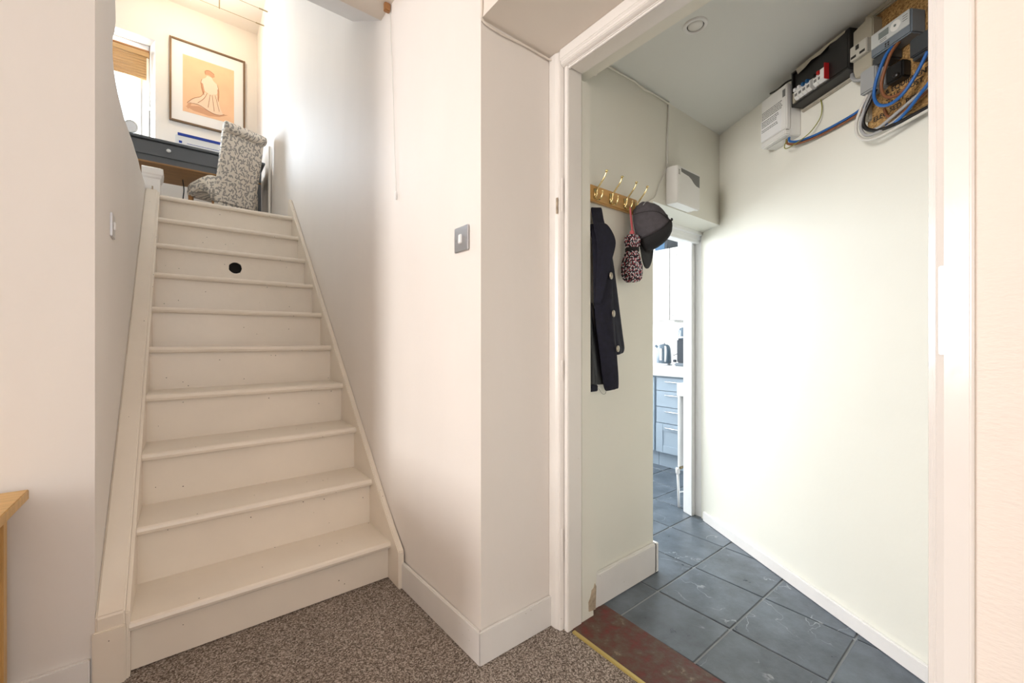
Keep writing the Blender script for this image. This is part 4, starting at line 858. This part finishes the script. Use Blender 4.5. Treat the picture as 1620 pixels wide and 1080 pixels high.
# desk
dk = thing('desk', 'dark grey painted desk with a white-knobbed drawer under the picture', 'desk', (-0.1, 5.25, ZT))
b = B(); box(b, -0.95, 0.66, 4.93, 5.56, 2.796, 2.818, 0.004); obj('top', b, m_desk, dk)
b = B(); box(b, -0.92, 0.63, 4.965, 4.985, 2.612, 2.796); obj('apron', b, m_desk, dk)
for x0, x1 in ((-0.92,-0.42),(-0.405,0.255)):
    b = B(); box(b, x0, x1, 4.952, 4.967, 2.668, 2.788, 0.003); d = obj('drawer', b, m_desk, dk)
    b = B(); lathe(b, [(0.006,0),(0.006,0.010),(0.015,0.016),(0.017,0.022),(0.010,0.030),(0.002,0.032)], (-0.105 if x0 > -0.5 else -0.67,4.952,2.728), (0,-1,0), 18); obj('knob', b, m_white, d, True)
b = B(); box(b, -0.92, 0.63, 4.962, 5.53, 2.600, 2.614, 0.003); obj('underside', b, m_underdesk, dk)
b = B(); box(b, -0.90, -0.88, 4.99, 5.51, 2.614, 2.796); obj('side_rail', b, m_desk, dk)
b = B(); box(b, 0.61, 0.63, 4.99, 5.51, 2.614, 2.796); obj('side_rail', b, m_desk, dk)
b = B(); box(b, -0.90, 0.63, 5.51, 5.53, 2.614, 2.796); obj('back_rail', b, m_desk, dk)
for x in (-0.92, 0.575):
    for y in (4.97, 5.475):
        b = B(); box(b, x, x+0.055, y, y+0.055, ZT, 2.612, 0.004); obj('leg', b, m_desk, dk)
cable('lamp_lead', 'black lead hanging below the grey desk', [(-0.005,5.30,2.600),(0.005,5.30,2.50),(-0.002,5.30,2.40),(0.004,5.30,2.25),(0.0,5.30,2.05),(0.02,5.30,ZT+0.004)], 0.005, m_blackcab)
bk = thing('document_box', 'flat white box with a bright blue top edge standing on the grey desk', 'box', (0.12, 5.40, 2.818))
b = B(); box(b, -0.065, 0.36, 5.36, 5.44, 2.818, 3.060, 0.002); obj('carton', b, m_white, bk)
b = B(); box(b, -0.045, 0.362, 5.355, 5.442, 3.058, 3.086, 0.002); obj('blue_lid', b, m_print_blue, bk)
b = B(); box(b, -0.035, -0.01, 5.3585, 5.3605, 2.985, 3.008); box(b, 0.03, 0.33, 5.3585, 5.3605, 2.990, 2.994); obj('print', b, m_print_blue, bk)['kind'] = 'stuff'
mr = thing('desk_mirror', 'small round white-rimmed mirror standing on the left end of the desk', 'mirror', (-0.37, 5.0, 2.818))
b = B(); n = 28; R = [] 
for i in range(n):
    a = 2*PI*i/n; R.append([b.verts.new((-0.368+(0.042+0.006*math.cos(q))*math.cos(a), 5.02+0.006*math.sin(q), 2.905+(0.052+0.006*math.cos(q))*math.sin(a))) for q in (0, PI/2, PI, 1.5*PI)])
for i in range(n):
    for k in range(4): b.faces.new((R[i][k], R[i][(k+1)%4], R[(i+1)%n][(k+1)%4], R[(i+1)%n][k]))
obj('rim', b, m_wplastic, mr, True)
b = B(); prism(b, [(-0.368+0.041*math.cos(2*PI*i/24), 5.019, 2.905+0.051*math.sin(2*PI*i/24)) for i in range(24)], (0,0.003,0)); obj('glass', b, m_chrome, mr)
b = B(); lathe(b, [(0.035,2.818),(0.034,2.826),(0.008,2.83),(0.006,2.850)], (-0.368,5.02,0), seg=20); obj('foot', b, m_ceramic, mr, True)

# upholstered chair, back towards the stairs
ch = thing('dining_chair', 'scroll-back chair upholstered in cream leaf-print fabric at the top of the stairs', 'chair', (0.42, 4.8, ZT))
yb = 4.60
bw0, bw1 = 0.255, 0.622
b = B()
# back: slightly raked, flaring a little towards the top, gently bowed
NZ, NX = 12, 8; zs = [ZT+0.20+(2.93-ZT-0.20)*i/NZ for i in range(NZ+1)]
def back_pt(i, k, side):
    f = i/NZ; w = 0.012*f; x0 = bw0-0.010+0.045*f; x1 = bw1-0.030+0.050*f
    x = x0+(x1-x0)*k/NX; edge = abs(k/NX-0.5)*2
    y = yb+0.085*(1-f)**1.6-0.02*f
    th = 0.075*(1-0.35*edge**6)
    return (x, y if side == 0 else y+th, zs[i])
G = [[[b.verts.new(back_pt(i,k,s)) for k in range(NX+1)] for i in range(NZ+1)] for s in (0,1)]
for s in (0,1):
    for i in range(NZ):
        for k in range(NX): b.faces.new((G[s][i][k], G[s][i][k+1], G[s][i+1][k+1], G[s][i+1][k]))
for i in range(NZ):
    for k in (0, NX): b.faces.new((G[0][i][k], G[1][i][k], G[1][i+1][k], G[0][i+1][k]))
for k in range(NX):
    for i in (0, NZ): b.faces.new((G[0][i][k], G[0][i][k+1], G[1][i][k+1], G[1][i][k]))
TURN = Matrix.Translation((0.27,4.6,0)) @ Matrix.Rotation(math.radians(23),4,'Z') @ Matrix.Translation((-0.27,-4.6,0))
bmesh.ops.transform(b, matrix=TURN, verts=b.verts[:]); obj('backrest', b, m_fabric, ch, True)
b = B(); lathe(b, [(0.030,0.0),(0.043,0.006),(0.046,0.014),(0.046,0.356),(0.043,0.366),(0.030,0.372)], (0.284,4.576,2.948), (1,0,0), 24); bmesh.ops.transform(b, matrix=TURN, verts=b.verts[:]); obj('scroll_top', b, m_fabric, ch, True)
# seat with scooped side rails
b = B(); SX0, SX1 = 0.225, 0.640
def seat_prof(): return [(4.68,2.50),(4.76,2.515),(4.90,2.515),(5.06,2.500),(5.115,2.47),(5.125,2.42),(5.12,2.375),(5.06,2.372),(5.02,2.385),(4.96,2.395),(4.88,2.392),(4.80,2.375),(4.75,2.34),(4.71,2.29),(4.665,2.255),(4.66,2.40)]
yz(b, seat_prof(), SX0, SX1); bev_all(b, 0.012, 3); bmesh.ops.transform(b, matrix=TURN, verts=b.verts[:]); obj('seat', b, m_fabric, ch, True)
for (x, y) in ((0.245,5.085),(0.60,5.085),(0.262,4.70),(0.585,4.70)):
    zt = 2.38 if y > 5 else 2.30
    b = B(); tube(b, [(x,y,zt),(x,y+(0.0 if y > 5 else -0.01),ZT+0.2),(x,y+(0.0 if y > 5 else -0.06),ZT)], 0.02, 10, rs=lambda f: 0.022-0.008*f); bmesh.ops.transform(b, matrix=TURN, verts=b.verts[:]); obj('leg', b, m_legwood, ch, True)
b = B(); box(b, 0.672, 0.690, 4.80, 4.83, ZT, 2.95, 0.002); tag(obj('leaning_panel', b, m_upwall), 'thin cream strip standing against the wall behind the chair', 'panel')

# wire lighting near the upper ceiling
for y, z, lb in ((5.30, 4.463, 'lower taut lighting wire across the upper room'), (5.05, 4.463, 'upper taut lighting wire across the upper room')):
    t = thing('lighting_wire', lb, 'wire light', (0.69, y, z))
    b = B(); tube(b, [(-1.6,y,z),(0.699,y,z)], 0.0022, 6); obj('wire', b, m_bronze, t)
    b = B(); tube(b, [(0.62,y,z),(0.700,y,z)], 0.006, 8); obj('tensioner', b, m_bronze, t)
t = thing('wire_spot', 'glowing halogen spot clipped to the upper lighting wires', 'spotlight', (0.05, 5.18, 4.46))
b = B(); tube(b, [(0.05,5.05,4.463),(0.05,5.30,4.463)], 0.004, 8); obj('cross_bar', b, m_bronze, t)
b = B(); tube(b, [(0.05,5.2,4.463),(0.05,5.2,4.42)], 0.006, 8); obj('stem', b, m_bronze, t)
b = B(); lathe(b, [(0.012,0.04),(0.022,0.0),(0.024,-0.012)], (0.05,5.2,4.40), seg=16); obj('shade', b, m_bronze, t, True)
b = B(); lathe(b, [(0.004,-0.018),(0.016,-0.012),(0.018,0.0),(0.010,0.008)], (0.05,5.2,4.385), seg=16); obj('bulb', b, m_bulb, t, True)
l = bpy.data.lights.new('halogen', 'POINT'); l.energy = 11; l.color = (1, 0.76, 0.50); l.shadow_soft_size = 0.03
o = bpy.data.objects.new('halogen', l); COL.objects.link(o); o.location = (0.05, 5.2, 4.34)
t = thing('wire_hanger', 'short bronze rod holding the lighting wires from the ceiling', 'hanger', (0.295, 5.3, 4.463))
b = B(); tube(b, [(0.295,5.30,4.455),(0.295,5.30,4.68)], 0.005, 8); obj('rod', b, m_bronze, t)

# unseen hanging lamp added as warm fill above and behind the viewer
t = thing('fill_lamp', 'unseen hanging shade added to hold a warm fill light in the front room', 'lamp', (0.35, -0.9, 2.44))
b = B(); tube(b, [(0.35,-0.9,2.44),(0.35,-0.9,2.10)], 0.003, 6); obj('flex', b, m_whitecab, t)
b = B(); lathe(b, [(0.04,0.0),(0.12,0.01),(0.15,-0.06),(0.13,-0.12)][::-1], (0.35,-0.9,2.10), seg=24); obj('shade', b, m_white, t, True)
l = bpy.data.lights.new('warm_fill', 'POINT'); l.energy = 5; l.color = (1, 0.72, 0.44); l.shadow_soft_size = 0.12
o = bpy.data.objects.new('warm_fill', l); COL.objects.link(o); o.location = (0.35, -0.9, 1.80)
